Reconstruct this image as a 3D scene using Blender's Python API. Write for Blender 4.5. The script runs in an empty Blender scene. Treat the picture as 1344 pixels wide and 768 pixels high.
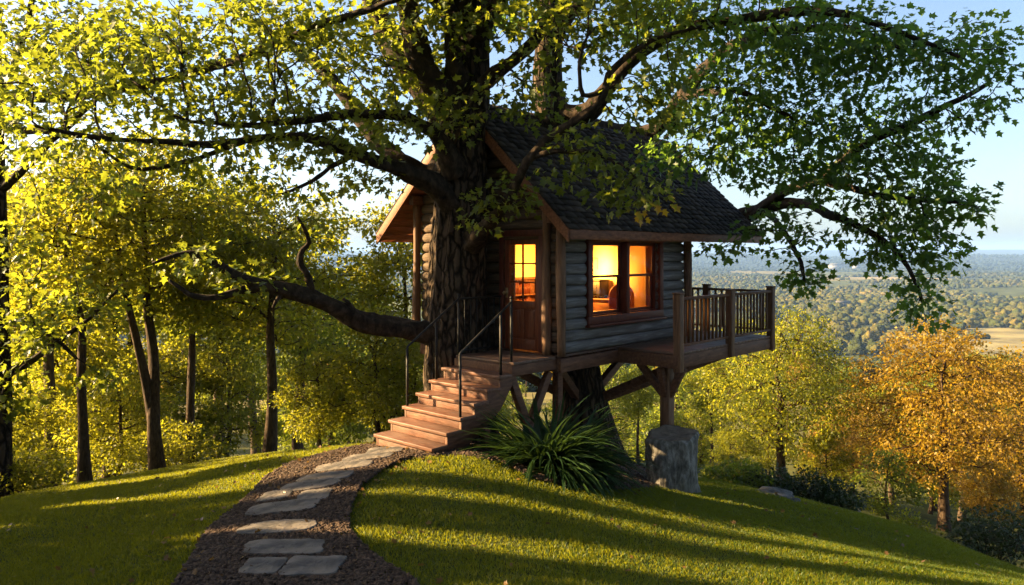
import bpy, math, random
import numpy as np
from mathutils import Vector, Matrix

S = bpy.context.scene
COL = S.collection
PI = math.pi
rng = np.random.default_rng(11)
random.seed(11)

# ------------------------------------------------------------------ camera, sky, sun, exposure
F = 1000.0                      # focal length in photo pixels (1344 wide)
EYE = 3.2
HOR = 332.0
cd = bpy.data.cameras.new('camera')
cam = bpy.data.objects.new('camera', cd)
COL.objects.link(cam)
cam.location = (0, 0, EYE)
cam.rotation_euler = (PI / 2, 0, 0)
cd.sensor_width = 36
cd.lens = 36 * F / 1344
cd.shift_y = -(384 - HOR) / 1344
cd.clip_start = 0.05
cd.clip_end = 60000
S.camera = cam

SUN_AZ = -82.0                  # degrees from straight ahead, negative = left
SUN_EL = 20.5
w = bpy.data.worlds.new('World')
S.world = w
w.use_nodes = True
nt = w.node_tree
sky = nt.nodes.new('ShaderNodeTexSky')
sky.sky_type = 'NISHITA'
sky.sun_disc = False
sky.sun_elevation = math.radians(SUN_EL)
sky.sun_rotation = math.radians(SUN_AZ % 360)
sky.air_density = 0.8
sky.dust_density = 2.0
sky.ozone_density = 1.0
bg = nt.nodes['Background']
bg.inputs['Strength'].default_value = 0.05
nt.links.new(sky.outputs[0], bg.inputs[0])

sl = bpy.data.lights.new('sun', 'SUN')
sl.energy = 5.0
sl.angle = math.radians(0.55)
sl.color = (1.0, 0.70, 0.34)
sun = bpy.data.objects.new('sun', sl)
COL.objects.link(sun)
az, el = math.radians(SUN_AZ), math.radians(SUN_EL)
to_sun = Vector((math.sin(az) * math.cos(el), math.cos(az) * math.cos(el), math.sin(el)))
sun.rotation_euler = to_sun.to_track_quat('Z', 'Y').to_euler()
sun.location = (-30, 0, 30)

S.view_settings.view_transform = 'Standard'
S.view_settings.look = 'None'
S.view_settings.exposure = 2.65
S.view_settings.gamma = 1.0
S.render.engine = 'CYCLES'
S.cycles.max_bounces = 8
S.cycles.diffuse_bounces = 3
S.cycles.transmission_bounces = 6
S.cycles.transparent_max_bounces = 8
S.cycles.volume_bounces = 2
S.cycles.use_denoising = True
S.cycles.sample_clamp_indirect = 6

# ------------------------------------------------------------------ helpers
def P(u, v, Y):
    "photo pixel at distance Y -> world point"
    return np.array([(u - 672) / F * Y, Y, EYE - (v - HOR) / F * Y])

def sst(a, b, x):
    t = np.clip((np.asarray(x, float) - a) / (b - a), 0, 1)
    return t * t * (3 - 2 * t)

# ground: thin plate spline near the hilltop, slope and valley further out
CP = []
for u, v, Y in [(450,768,6),(672,768,6),(1000,768,6.5),(1344,768,7.5),(0,768,6.5),(200,768,6),(530,597,9.9),
                (470,588,10.8),(640,600,9.8),(725,625,9.8),(890,650,10.9),(1000,645,12.5),(1100,668,12.5),
                (1200,695,12.3),(1344,755,12),(1100,720,8.5),(1200,740,9),(350,600,11.5),(230,622,12),
                (100,640,12),(0,655,12),(150,690,8.5),(0,700,8.5)]:
    CP.append(tuple(P(u, v, Y)))
CP += [(-0.9,12.3,.1),(.7,13.9,-.3),(2.5,12.3,-.5),(-2.5,14.5,-.55),(-4.8,16,-1.0),(-7.5,16,-1.5),(-8.3,14.5,-1.3),
       (-7,22,-2.9),(-14,20,-3.8),(-2.5,18,-1.7),(0,24,-3.4),(4,17,-2.2),(8,16,-2.9),(11.4,20,-4.1),(7.8,22,-3.5),
       (6,25,-3.8),(12,14,-3.6),(11,8,-1.8),(-11,8,-1.0),(-12,13,-2.2),(5,33,-6.2),(-8,33,-6.2),(18,30,-7.5),(-20,30,-7),
       (0,45,-10),(25,45,-12.5),(-25,45,-11.5),(0,60,-15),(30,60,-18),(-30,60,-17),(45,20,-10),(-45,20,-9),
       (0,0,1.35),(-5,0,1.15),(5,0,.9),(0,3,1.0),(-4,3,.8),(4,3,.65),(0,-15,2.0),(-15,0,.4),(15,0,-1.2),(-20,-20,.2),
       (20,-20,-1),(-45,-20,-4),(45,-20,-6),(0,-50,1)]
CP = np.array(CP, float)

def _tps(d2):
    return np.where(d2 > 1e-9, 0.5 * d2 * np.log(np.maximum(d2, 1e-9)), 0)

_n = len(CP)
_K = _tps(((CP[:, None, :2] - CP[None, :, :2]) ** 2).sum(-1)) + np.eye(_n) * 0.02
_Pm = np.c_[np.ones(_n), CP[:, :2]]
_A = np.block([[_K, _Pm], [_Pm.T, np.zeros((3, 3))]])
_W = np.linalg.solve(_A, np.r_[CP[:, 2], 0, 0, 0])

def far_z(x, y):
    r = np.hypot(x, y)
    th = np.arctan2(x, y)
    z = -14 - 50 * sst(40, 420, r)
    z = z + sst(500, 1500, r) * (5 * np.sin(x / 310 + 1.3) * np.sin(y / 420) + 3 * np.sin(x / 150 + y / 190))
    hill = 46 + 9 * np.sin(th * 9 + .6) + 6 * np.sin(th * 23 + 1) + 4 * np.sin(th * 51)
    z = z + hill * sst(3600, 5200, r) * (1 - .5 * sst(5400, 6800, r))
    hill2 = 78 + 16 * np.sin(th * 5 - 0.9) + 8 * np.sin(th * 17) + 4 * np.sin(th * 41 + 2) - 14 * np.sin(th * 1.5 + .2)
    z = z + hill2 * sst(7000, 10500, r)
    return z

def ground(x, y):
    x = np.asarray(x, float); y = np.asarray(y, float)
    shp = np.broadcast(x, y).shape
    xf = np.broadcast_to(x, shp).ravel(); yf = np.broadcast_to(y, shp).ravel()
    out = np.empty(len(xf))
    for i in range(0, len(xf), 20000):
        a, b = xf[i:i + 20000], yf[i:i + 20000]
        r = np.hypot(a, b)
        ac, bc = np.clip(a, -60, 60), np.clip(b, -60, 70)
        K = _tps((ac[:, None] - CP[None, :, 0]) ** 2 + (bc[:, None] - CP[None, :, 1]) ** 2)
        zn = K @ _W[:_n] + _W[_n] + _W[_n + 1] * ac + _W[_n + 2] * bc
        out[i:i + 20000] = zn * (1 - sst(38, 62, r)) + far_z(a, b) * sst(38, 62, r)
    return out.reshape(shp)

def gz(x, y):
    return float(ground(np.array([x]), np.array([y]))[0])

def hit(u, v):
    "where the view through a photo pixel meets the ground"
    Ys = np.linspace(4, 30, 1500)
    X = (u - 672) / F * Ys
    Z = EYE - (v - HOR) / F * Ys
    g = ground(X, Ys)
    k = np.argmax(Z <= g)
    if Z[k] > g[k]:
        k = np.argmin(Z - g)
    return np.array([X[k], Ys[k], g[k]])

def mesh(name, V, Fs, mat=None, smooth=False):
    V = np.ascontiguousarray(V, dtype=np.float32)
    me = bpy.data.meshes.new(name)
    me.vertices.add(len(V))
    me.vertices.foreach_set('co', V.ravel())
    Fs = [np.asarray(f, dtype=np.int32) for f in Fs if len(f)]
    loops = np.concatenate([f.ravel() for f in Fs])
    sizes = np.concatenate([np.full(len(f), f.shape[1], dtype=np.int32) for f in Fs])
    starts = np.concatenate([[0], np.cumsum(sizes)[:-1]]).astype(np.int32)
    me.loops.add(len(loops))
    me.loops.foreach_set('vertex_index', loops)
    me.polygons.add(len(sizes))
    me.polygons.foreach_set('loop_start', starts)
    me.update(calc_edges=True)
    me.validate()
    if smooth:
        me.polygons.foreach_set('use_smooth', np.ones(len(me.polygons), dtype=bool))
    if mat:
        me.materials.append(mat)
    return me

class MB:
    "collects shapes into one mesh"
    def __init__(s):
        s.V = []; s.F = {}; s.n = 0
    def add(s, V, Fs):
        V = np.asarray(V, float)
        for f in Fs:
            f = np.asarray(f, int)
            if len(f):
                s.F.setdefault(f.shape[1], []).append(f + s.n)
        s.V.append(V); s.n += len(V)
        return s
    def box(s, lo, hi):
        x0, y0, z0 = lo; x1, y1, z1 = hi
        V = [(x0,y0,z0),(x1,y0,z0),(x1,y1,z0),(x0,y1,z0),(x0,y0,z1),(x1,y0,z1),(x1,y1,z1),(x0,y1,z1)]
        return s.add(V, [[(0,3,2,1),(4,5,6,7),(0,1,5,4),(1,2,6,5),(2,3,7,6),(3,0,4,7)]])
    def bar(s, p0, p1, wd, ht, up=(0, 0, 1)):
        "rectangular beam from p0 to p1: wd sideways, ht along up"
        p0 = np.array(p0, float); p1 = np.array(p1, float)
        d = p1 - p0; d /= np.linalg.norm(d)
        up = np.array(up, float)
        sd = np.cross(d, up); sd /= np.linalg.norm(sd)
        uu = np.cross(sd, d)
        V = []
        for p in (p0, p1):
            for a, b in ((-1,-1),(1,-1),(1,1),(-1,1)):
                V.append(p + sd * a * wd / 2 + uu * b * ht / 2)
        return s.add(V, [[(0,3,2,1),(4,5,6,7),(0,1,5,4),(1,2,6,5),(2,3,7,6),(3,0,4,7)]])
    def tube(s, pts, rad, sides=8, wob=None):
        V, Fs = tube(pts, rad, sides, wob)
        return s.add(V, Fs)
    def prism(s, poly, a0, a1, axis):
        "polygon of (p,q) pairs extruded along axis 'x','y','z'"
        n = len(poly)
        V = []
        for a in (a0, a1):
            for p, q in poly:
                V.append({'x': (a, p, q), 'y': (p, a, q), 'z': (p, q, a)}[axis])
        side = [(i, (i + 1) % n, n + (i + 1) % n, n + i) for i in range(n)]
        return s.add(V, [side, [tuple(range(n))[::-1]], [tuple(range(n, 2 * n))]])
    def arrays(s):
        return np.concatenate(s.V), [np.concatenate(f) for f in s.F.values()]
    def build(s, name, mat, parent=None, smooth=False, bevel=0, loc=None):
        V, Fs = s.arrays()
        me = mesh(name, V, Fs, mat, smooth)
        import bmesh
        if s.n < 40000:
            bm = bmesh.new(); bm.from_mesh(me)
            bmesh.ops.recalc_face_normals(bm, faces=bm.faces)
            bm.to_mesh(me); bm.free()
        return link(name, me, parent, bevel, loc)

def link(name, me, parent=None, bevel=0, loc=None):
    o = bpy.data.objects.new(name, me)
    COL.objects.link(o)
    if parent is not None:
        o.parent = parent
    if loc is not None:
        o.location = loc
    if bevel:
        m = o.modifiers.new('edge', 'BEVEL')
        m.width = bevel; m.segments = 2; m.limit_method = 'ANGLE'
    return o

def tag(o, label=None, cat=None, group=None, kind=None):
    if label: o['label'] = label
    if cat: o['category'] = cat
    if group: o['group'] = group
    if kind: o['kind'] = kind
    return o

def empty(name, loc, rz=0):
    o = bpy.data.objects.new(name, None)
    COL.objects.link(o)
    o.location = loc
    o.rotation_euler = (0, 0, rz)
    o.empty_display_size = .3
    return o

def tube(pts, rad, sides=8, wob=None):
    pts = np.asarray(pts, float); rad = np.asarray(rad, float)
    n = len(pts)
    T = np.gradient(pts, axis=0)
    T /= np.maximum(np.linalg.norm(T, axis=1, keepdims=True), 1e-9)
    ref = np.array([1., 0, 0]) if abs(T[0][0]) < .9 else np.array([0, 1., 0])
    N = np.empty_like(pts)
    v = ref - T[0] * (ref @ T[0]); N[0] = v / np.linalg.norm(v)
    for i in range(1, n):
        v = N[i - 1] - T[i] * (N[i - 1] @ T[i]); N[i] = v / max(np.linalg.norm(v), 1e-9)
    B = np.cross(T, N)
    a = np.linspace(0, 2 * PI, sides, endpoint=False)
    R = rad[:, None] * np.ones((1, sides))
    if wob is not None:
        R = R * wob(np.linspace(0, 1, n), a)
    V = pts[:, None] + R[..., None] * (np.cos(a)[None, :, None] * N[:, None] + np.sin(a)[None, :, None] * B[:, None])
    V = V.reshape(-1, 3)
    i = np.arange(n - 1)[:, None] * sides; j = np.arange(sides)[None]; k = (j + 1) % sides
    Q = np.stack([i + j, i + k, i + sides + k, i + sides + j], -1).reshape(-1, 4)
    V = np.concatenate([V, pts[:1], pts[-1:]])
    c0, c1 = n * sides, n * sides + 1
    j = np.arange(sides); k = (j + 1) % sides
    T0 = np.stack([k, j, np.full(sides, c0)], -1)
    e = (n - 1) * sides
    T1 = np.stack([e + j, e + k, np.full(sides, c1)], -1)
    return V, [Q, T0, T1]

def spline(ctrl, step):
    "Catmull-Rom through rows of (x,y,z,r)"
    C = np.asarray(ctrl, float)
    C = np.vstack([2 * C[0] - C[1], C, 2 * C[-1] - C[-2]])
    out = []
    for i in range(1, len(C) - 2):
        p0, p1, p2, p3 = C[i - 1:i + 3]
        m = max(2, int(np.linalg.norm((p2 - p1)[:3]) / step))
        t = np.linspace(0, 1, m, endpoint=False)[:, None]
        out.append(.5 * ((2 * p1) + (p2 - p0) * t + (2 * p0 - 5 * p1 + 4 * p2 - p3) * t ** 2 + (3 * p1 - p0 - 3 * p2 + p3) * t ** 3))
    out.append(C[-2:-1])
    R = np.concatenate(out)
    R[:, 3] = np.maximum(R[:, 3], .004)
    return R

def inside(poly, x, y):
    poly = np.asarray(poly, float)
    c = np.zeros(np.shape(x), bool)
    n = len(poly)
    for i in range(n):
        x0, y0 = poly[i][:2]; x1, y1 = poly[i - 1][:2]
        c ^= ((y0 > y) != (y1 > y)) & (x < (x1 - x0) * (y - y0) / (y1 - y0 + 1e-12) + x0)
    return c

def edge_dist(poly, x, y):
    poly = np.asarray(poly, float)
    d = np.full(np.shape(x), 1e9)
    for i in range(len(poly)):
        a = poly[i - 1][:2]; b = poly[i][:2]
        ab = b - a
        t = np.clip(((x - a[0]) * ab[0] + (y - a[1]) * ab[1]) / max(ab @ ab, 1e-9), 0, 1)
        d = np.minimum(d, np.hypot(x - a[0] - t * ab[0], y - a[1] - t * ab[1]))
    return d

# value noise for geometry
_perm = np.random.default_rng(5).random((64, 64))
def vnoise(x, y):
    x = np.asarray(x, float); y = np.asarray(y, float)
    xi = np.floor(x).astype(int); yi = np.floor(y).astype(int)
    fx = x - xi; fy = y - yi
    fx = fx * fx * (3 - 2 * fx); fy = fy * fy * (3 - 2 * fy)
    g = lambda a, b: _perm[a % 64, b % 64]
    return (g(xi, yi) * (1 - fx) + g(xi + 1, yi) * fx) * (1 - fy) + (g(xi, yi + 1) * (1 - fx) + g(xi + 1, yi + 1) * fx) * fy

# ------------------------------------------------------------------ materials
class NT:
    def __init__(s, name):
        s.m = bpy.data.materials.new(name)
        s.m.use_nodes = True
        s.t = s.m.node_tree
        s.b = s.t.nodes['Principled BSDF']
        s.out = s.t.nodes['Material Output']
    def n(s, typ, **kw):
        o = s.t.nodes.new('ShaderNode' + typ)
        for k, v in kw.items():
            if k.startswith('i_'):
                key = k[2:].replace('_', ' ')
                o.inputs[int(key) if key.isdigit() else key].default_value = v
            else:
                setattr(o, k, v)
        return o
    def l(s, a, b):
        s.t.links.new(a, b)
    def coords(s, stretch=(1, 1, 1), kind='Object'):
        c = s.n('TexCoord'); m = s.n('Mapping')
        m.inputs['Scale'].default_value = stretch
        s.l(c.outputs[kind], m.inputs['Vector'])
        return m.outputs[0]
    def noise(s, vec, scale, detail=5, rough=.6, dist=0):
        o = s.n('TexNoise', i_Scale=scale, i_Detail=detail, i_Roughness=rough, i_Distortion=dist)
        if vec is not None: s.l(vec, o.inputs['Vector'])
        return o.outputs['Fac']
    def ramp(s, fac, stops):
        o = s.n('ValToRGB')
        e = o.color_ramp.elements
        while len(e) < len(stops): e.new(.5)
        for i, (p, c) in enumerate(stops):
            e[i].position = p; e[i].color = (*c, 1)
        s.l(fac, o.inputs[0])
        return o.outputs[0]
    def mix(s, fac, a, b, mode='MIX'):
        o = s.n('Mix', data_type='RGBA', blend_type=mode)
        for sock, val in ((o.inputs[0], fac), (o.inputs[6], a), (o.inputs[7], b)):
            if isinstance(val, bpy.types.NodeSocket): s.l(val, sock)
            elif isinstance(val, (int, float)): sock.default_value = val
            else: sock.default_value = (*val, 1)
        return o.outputs[2]
    def math(s, op, a, b=0.0):
        o = s.n('Math', operation=op)
        for k, val in enumerate((a, b)):
            if isinstance(val, bpy.types.NodeSocket): s.l(val, o.inputs[k])
            else: o.inputs[k].default_value = val
        return o.outputs[0]
    def bump(s, h, strength=.4, dist=.02):
        o = s.n('Bump', i_Strength=strength, i_Distance=dist)
        s.l(h, o.inputs['Height'])
        s.l(o.outputs[0], s.b.inputs['Normal'])
        return o.outputs[0]

def surf(name, stops, scale=4, stretch=(1, 1, 1), rough=.7, bump=.3, bd=.02, detail=6, spec=.3, second=None, kind='Object'):
    t = NT(name)
    vec = t.coords(stretch, kind)
    f = t.noise(vec, scale, detail, .62, .3)
    c = t.ramp(f, stops)
    if second:                                    # (colour, scale, amount): broad weathering
        f2 = t.noise(t.coords((1, 1, 1), kind), second[1], 4)
        k = t.ramp(f2, [(.42, (0, 0, 0)), (.66, (1, 1, 1))])
        k = t.math('MULTIPLY', k, second[2])
        c = t.mix(k, c, second[0])
    t.l(c, t.b.inputs['Base Color'])
    t.b.inputs['Roughness'].default_value = rough
    t.b.inputs['Specular IOR Level'].default_value = spec
    t.bump(f, bump, bd)
    return t.m

def leaf_mat(name, dark, mid, light, trans, tfac=.5, hue_noise=.35):
    t = NT(name)
    g = t.n('NewGeometry')
    oi = t.n('ObjectInfo')
    nz = t.noise(t.coords((1, 1, 1)), .7, 2)
    a = t.math('MULTIPLY', g.outputs['Random Per Island'], .6)
    b = t.math('MULTIPLY', nz, hue_noise)
    c = t.math('MULTIPLY', oi.outputs['Random'], .15)
    f = t.math('ADD', t.math('ADD', a, b), c)
    col = t.ramp(f, [(.15, dark), (.5, mid), (.92, light)])
    tc = t.mix(.55, col, trans)
    t.l(col, t.b.inputs['Base Color'])
    t.b.inputs['Roughness'].default_value = .45
    t.b.inputs['Specular IOR Level'].default_value = .35
    tr = t.n('BsdfTranslucent')
    t.l(tc, tr.inputs['Color'])
    mx = t.n('MixShader', i_0=tfac)
    t.l(t.b.outputs[0], mx.inputs[1]); t.l(tr.outputs[0], mx.inputs[2])
    t.l(mx.outputs[0], t.out.inputs['Surface'])
    return t.m

M = {}
M['log_side'] = surf('weathered_log', [(.25,(.04,.038,.036)),(.5,(.15,.145,.142)),(.72,(.30,.29,.285))], 3, (.7,9,9), .8, .7, .025, second=((.10,.075,.055),1.1,.5))
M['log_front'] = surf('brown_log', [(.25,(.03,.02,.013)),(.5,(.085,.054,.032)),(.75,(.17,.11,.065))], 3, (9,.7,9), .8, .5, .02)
M['timber'] = surf('timber', [(.25,(.045,.019,.010)),(.5,(.115,.050,.026)),(.75,(.21,.098,.052))], 3, (1.5,8,8), .65, .35, .01)
M['timber_across'] = surf('timber_across', [(.25,(.045,.019,.010)),(.5,(.115,.050,.026)),(.75,(.21,.098,.052))], 3, (8,1.5,8), .65, .35, .01)
M['post_wood'] = surf('post_wood', [(.25,(.055,.027,.014)),(.5,(.14,.072,.038)),(.75,(.25,.135,.072))], 3, (9,9,1), .65, .35, .01)
M['deck'] = surf('deck_board', [(.25,(.05,.026,.018)),(.5,(.13,.068,.045)),(.75,(.23,.13,.085))], 4, (8,1.2,8), .55, .3, .008, second=((.12,.09,.07),2.2,.5))
M['tread'] = surf('stair_tread', [(.25,(.045,.019,.011)),(.5,(.13,.053,.030)),(.75,(.24,.115,.07))], 4, (8,1.2,8), .5, .3, .008, second=((.18,.12,.09),2.5,.5))
M['red_trim'] = surf('red_brown_paint', [(.3,(.055,.014,.008)),(.55,(.10,.024,.013)),(.8,(.14,.038,.02))], 5, (6,6,1), .5, .2, .006)
M['door'] = surf('door_stain', [(.3,(.09,.024,.010)),(.55,(.18,.046,.018)),(.8,(.25,.072,.03))], 4, (9,9,1), .38, .2, .006)
M['fascia'] = surf('fascia_wood', [(.3,(.09,.032,.014)),(.55,(.20,.075,.032)),(.8,(.29,.12,.055))], 4, (2,6,6), .6, .3, .01)
M['soffit'] = surf('soffit_plank', [(.3,(.16,.05,.022)),(.55,(.32,.10,.045)),(.8,(.42,.15,.07))], 4, (1,7,7), .6, .3, .01)
M['plaster'] = surf('warm_plaster', [(.3,(.68,.54,.34)),(.7,(.76,.62,.40))], 3, (1,1,1), .9, .1, .01)
M['inner_floor'] = surf('inner_floorboards', [(.3,(.18,.10,.05)),(.7,(.34,.2,.1))], 3, (1,9,9), .4, .1, .01)
M['metal'] = surf('black_iron', [(.3,(.008,.007,.006)),(.7,(.018,.016,.014))], 12, (1,1,1), .6, .15, .003, spec=.25)
M['brass'] = surf('aged_brass', [(.3,(.25,.15,.05)),(.7,(.4,.26,.1))], 12, (1,1,1), .35, .05, .002, spec=.6)
def bark_mat(name, stops, sc):
    t = NT(name)
    base = t.coords((1, 1, 1))
    f = t.noise(t.coords((sc, sc, sc * .16)), 4, 9, .65, .4)
    nz = t.n('TexNoise', i_Scale=2.2, i_Detail=4.0); t.l(base, nz.inputs['Vector'])
    off = t.n('VectorMath', operation='SCALE'); off.inputs['Scale'].default_value = .28
    t.l(nz.outputs['Color'], off.inputs[0])
    ad = t.n('VectorMath', operation='ADD'); t.l(base, ad.inputs[0]); t.l(off.outputs[0], ad.inputs[1])
    mp = t.n('Mapping'); mp.inputs['Scale'].default_value = (sc * 3.2, sc * 3.2, sc * .75); t.l(ad.outputs[0], mp.inputs['Vector'])
    vo = t.n('TexVoronoi', feature='DISTANCE_TO_EDGE', i_Scale=1.0); t.l(mp.outputs[0], vo.inputs['Vector'])
    cr = t.n('MapRange'); cr.inputs[1].default_value = .0; cr.inputs[2].default_value = .22; t.l(vo.outputs['Distance'], cr.inputs[0])
    h = t.math('ADD', t.math('MULTIPLY', cr.outputs[0], .5), t.math('MULTIPLY', f, .5))
    t.l(t.ramp(h, stops), t.b.inputs['Base Color'])
    t.b.inputs['Roughness'].default_value = .92
    t.b.inputs['Specular IOR Level'].default_value = .15
    t.bump(h, 1.0, .05)
    return t.m
M['bark'] = bark_mat('bark', [(.22,(.007,.005,.0035)),(.5,(.030,.021,.014)),(.74,(.070,.048,.032)),(.92,(.11,.077,.053))], 3.4)
M['bark_limb'] = surf('limb_bark', [(.3,(.009,.0065,.005)),(.5,(.030,.021,.014)),(.72,(.075,.051,.034))], 6, (2,2,1.2), .92, .8, .03, detail=8, spec=.15)
M['bark_bg'] = surf('grey_brown_bark', [(.3,(.025,.017,.011)),(.55,(.07,.047,.03)),(.8,(.13,.09,.055))], 6, (3,3,.8), .92, .8, .03, spec=.15)
M['stump'] = surf('grey_stump', [(.3,(.04,.037,.032)),(.48,(.14,.13,.115)),(.66,(.32,.30,.27))], 5, (2.6,2.6,1.0), .9, 1.0, .04, detail=10, spec=.2, second=((.09,.095,.06),2.0,.5))
M['cut_wood'] = surf('cut_wood', [(.3,(.07,.055,.04)),(.6,(.17,.135,.10)),(.8,(.26,.21,.16))], 9, (1,1,1), .8, .6, .02)
M['stone'] = surf('flagstone', [(.3,(.035,.031,.029)),(.5,(.095,.086,.08)),(.7,(.18,.163,.15))], 4, (1,1,1), .75, 1.0, .04, detail=10, second=((.24,.19,.14),2.4,.5))
M['rock'] = surf('rock', [(.3,(.03,.03,.027)),(.5,(.085,.082,.075)),(.72,(.17,.16,.15))], 4, (1,1,1), .85, .9, .05, detail=10)
M['mulch'] = surf('mulch', [(.3,(.022,.013,.008)),(.5,(.062,.038,.025)),(.7,(.13,.084,.058))], 26, (1,1,1), .9, 1.0, .04, detail=8)
M['chip'] = surf('bark_chip', [(.3,(.022,.013,.008)),(.5,(.058,.035,.022)),(.75,(.13,.082,.054))], 14, (1,1,1), .85, .3, .01)
M['shingle'] = None
M['leaf_main'] = leaf_mat('oak_leaf', (.022,.050,.008), (.050,.092,.012), (.105,.135,.016), (.46,.50,.03), .52)
M['leaf_deep'] = leaf_mat('deep_green_leaf', (.020,.058,.012), (.042,.098,.018), (.085,.135,.022), (.28,.46,.04), .52)  # greener copy of leaf_main, right-hand shade put into the colour
M['leaf_yellow'] = leaf_mat('yellow_green_leaf', (.045,.076,.008), (.095,.125,.012), (.16,.17,.018), (.68,.63,.03), .6)
M['leaf_green'] = leaf_mat('green_leaf', (.026,.055,.010), (.060,.095,.014), (.11,.135,.018), (.50,.54,.035), .6)
M['leaf_autumn'] = leaf_mat('autumn_leaf', (.115,.076,.009), (.225,.145,.014), (.34,.225,.02), (.68,.43,.03), .53)
M['leaf_dry'] = leaf_mat('dry_leaf', (.07,.035,.012), (.13,.07,.02), (.22,.13,.03), (.3,.17,.04), .25)
M['leaf_bush'] = leaf_mat('bush_leaf', (.012,.025,.006), (.028,.048,.010), (.05,.07,.014), (.12,.15,.02), .3)
M['strap'] = leaf_mat('strap_leaf', (.006,.022,.006), (.013,.038,.009), (.03,.06,.013), (.08,.14,.02), .3)

t = NT('shingle')
g = t.n('NewGeometry')
f = t.noise(t.coords((1, 1, 1)), 9, 6)
k = t.math('ADD', t.math('MULTIPLY', g.outputs['Random Per Island'], .55), t.math('MULTIPLY', f, .5))
t.l(t.ramp(k, [(.2,(.014,.011,.009)),(.5,(.034,.027,.023)),(.9,(.075,.058,.047))]), t.b.inputs['Base Color'])
t.b.inputs['Roughness'].default_value = .85
t.b.inputs['Specular IOR Level'].default_value = .1
t.bump(t.noise(t.coords((1, 1, 1)), 90, 3), .5, .01)
M['shingle'] = t.m

t = NT('window_glass')
lw = t.n('LayerWeight', i_Blend=.5)
fr = t.n('Math', operation='MULTIPLY_ADD'); t.l(t.math('POWER', lw.outputs['Facing'], 4.0), fr.inputs[0]); fr.inputs[1].default_value = .5; fr.inputs[2].default_value = .03
tp = t.n('BsdfTransparent'); gl = t.n('BsdfGlossy', i_Roughness=.02)
mx = t.n('MixShader')
t.l(fr.outputs[0], mx.inputs[0]); t.l(tp.outputs[0], mx.inputs[1]); t.l(gl.outputs[0], mx.inputs[2])
t.l(mx.outputs[0], t.out.inputs['Surface'])
M['glass'] = t.m

t = NT('grass_blade')
g = t.n('NewGeometry')
f1 = t.noise(t.coords((1, 1, 1)), 1.1, 4)
k = t.math('ADD', t.math('MULTIPLY', g.outputs['Random Per Island'], .5), t.math('MULTIPLY', f1, .5))
col = t.ramp(k, [(.2,(.016,.042,.004)),(.5,(.034,.074,.007)),(.85,(.075,.105,.010))])
t.l(col, t.b.inputs['Base Color'])
t.b.inputs['Roughness'].default_value = .5
t.b.inputs['Specular IOR Level'].default_value = .3
tr = t.n('BsdfTranslucent')
t.l(t.mix(.6, col, (.52,.50,.015)), tr.inputs['Color'])
mx = t.n('MixShader', i_0=.45)
t.l(t.b.outputs[0], mx.inputs[1]); t.l(tr.outputs[0], mx.inputs[2])
t.l(mx.outputs[0], t.out.inputs['Surface'])
M['grass'] = t.m

t = NT('ground')
geo = t.n('NewGeometry')
ln = t.n('VectorMath', operation='LENGTH'); t.l(geo.outputs['Position'], ln.inputs[0])
dist = ln.outputs['Value']
near = t.ramp(t.noise(geo.outputs['Position'], 1.4, 8), [(.3,(.028,.036,.008)),(.55,(.05,.062,.012)),(.8,(.085,.085,.022))])
mp = t.n('Mapping'); mp.inputs['Scale'].default_value = (1 / 260, 1 / 420, 0)
t.l(geo.outputs['Position'], mp.inputs['Vector'])
vo = t.n('TexVoronoi', i_Scale=1.0, i_Randomness=1.0); t.l(mp.outputs[0], vo.inputs['Vector'])
sp = t.n('SeparateColor'); t.l(vo.outputs['Color'], sp.inputs[0])
fields = t.ramp(sp.outputs[0], [(.0,(.05,.065,.02)),(.3,(.085,.10,.03)),(.5,(.055,.07,.025)),(.72,(.20,.17,.07)),(.86,(.10,.12,.035)),(.95,(.30,.25,.13))])
fn = t.ramp(t.noise(geo.outputs['Position'], .03, 6), [(.35,(.5,.5,.5)),(.7,(1.3,1.25,1.1))])
fields = t.mix(1.0, fields, fn, 'MULTIPLY')
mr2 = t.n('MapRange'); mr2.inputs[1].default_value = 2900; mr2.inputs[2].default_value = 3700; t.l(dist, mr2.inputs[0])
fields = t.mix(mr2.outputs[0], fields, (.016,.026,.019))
mr = t.n('MapRange'); mr.inputs[1].default_value = 45; mr.inputs[2].default_value = 140
t.l(dist, mr.inputs[0])
t.l(t.mix(mr.outputs[0], near, fields), t.b.inputs['Base Color'])
t.b.inputs['Roughness'].default_value = .95
t.b.inputs['Specular IOR Level'].default_value = .1
M['ground'] = t.m

t = NT('distant_canopy')
g = t.n('NewGeometry')
f = t.noise(g.outputs['Position'], .0065, 6)
k = t.math('ADD', t.math('MULTIPLY', g.outputs['Random Per Island'], .28), t.math('MULTIPLY', f, .74))
ln = t.n('VectorMath', operation='LENGTH'); t.l(g.outputs['Position'], ln.inputs[0])
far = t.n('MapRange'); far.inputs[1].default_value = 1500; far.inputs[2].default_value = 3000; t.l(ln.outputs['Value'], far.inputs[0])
far_dark = t.ramp(k, [(.2,(.010,.018,.014)),(.8,(.022,.034,.024))])  # distant crowns coloured darker and bluer to offset the haze brightening them
t.l(t.mix(far.outputs[0], t.ramp(k, [(.2,(.016,.028,.011)),(.45,(.040,.050,.013)),(.66,(.095,.085,.018)),(.86,(.20,.125,.028))]), far_dark), t.b.inputs['Base Color'])
t.b.inputs['Roughness'].default_value = .9
t.b.inputs['Specular IOR Level'].default_value = .1
t.bump(t.noise(g.outputs['Position'], .6, 5), 1.0, 1.5)
M['canopy'] = t.m
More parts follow.
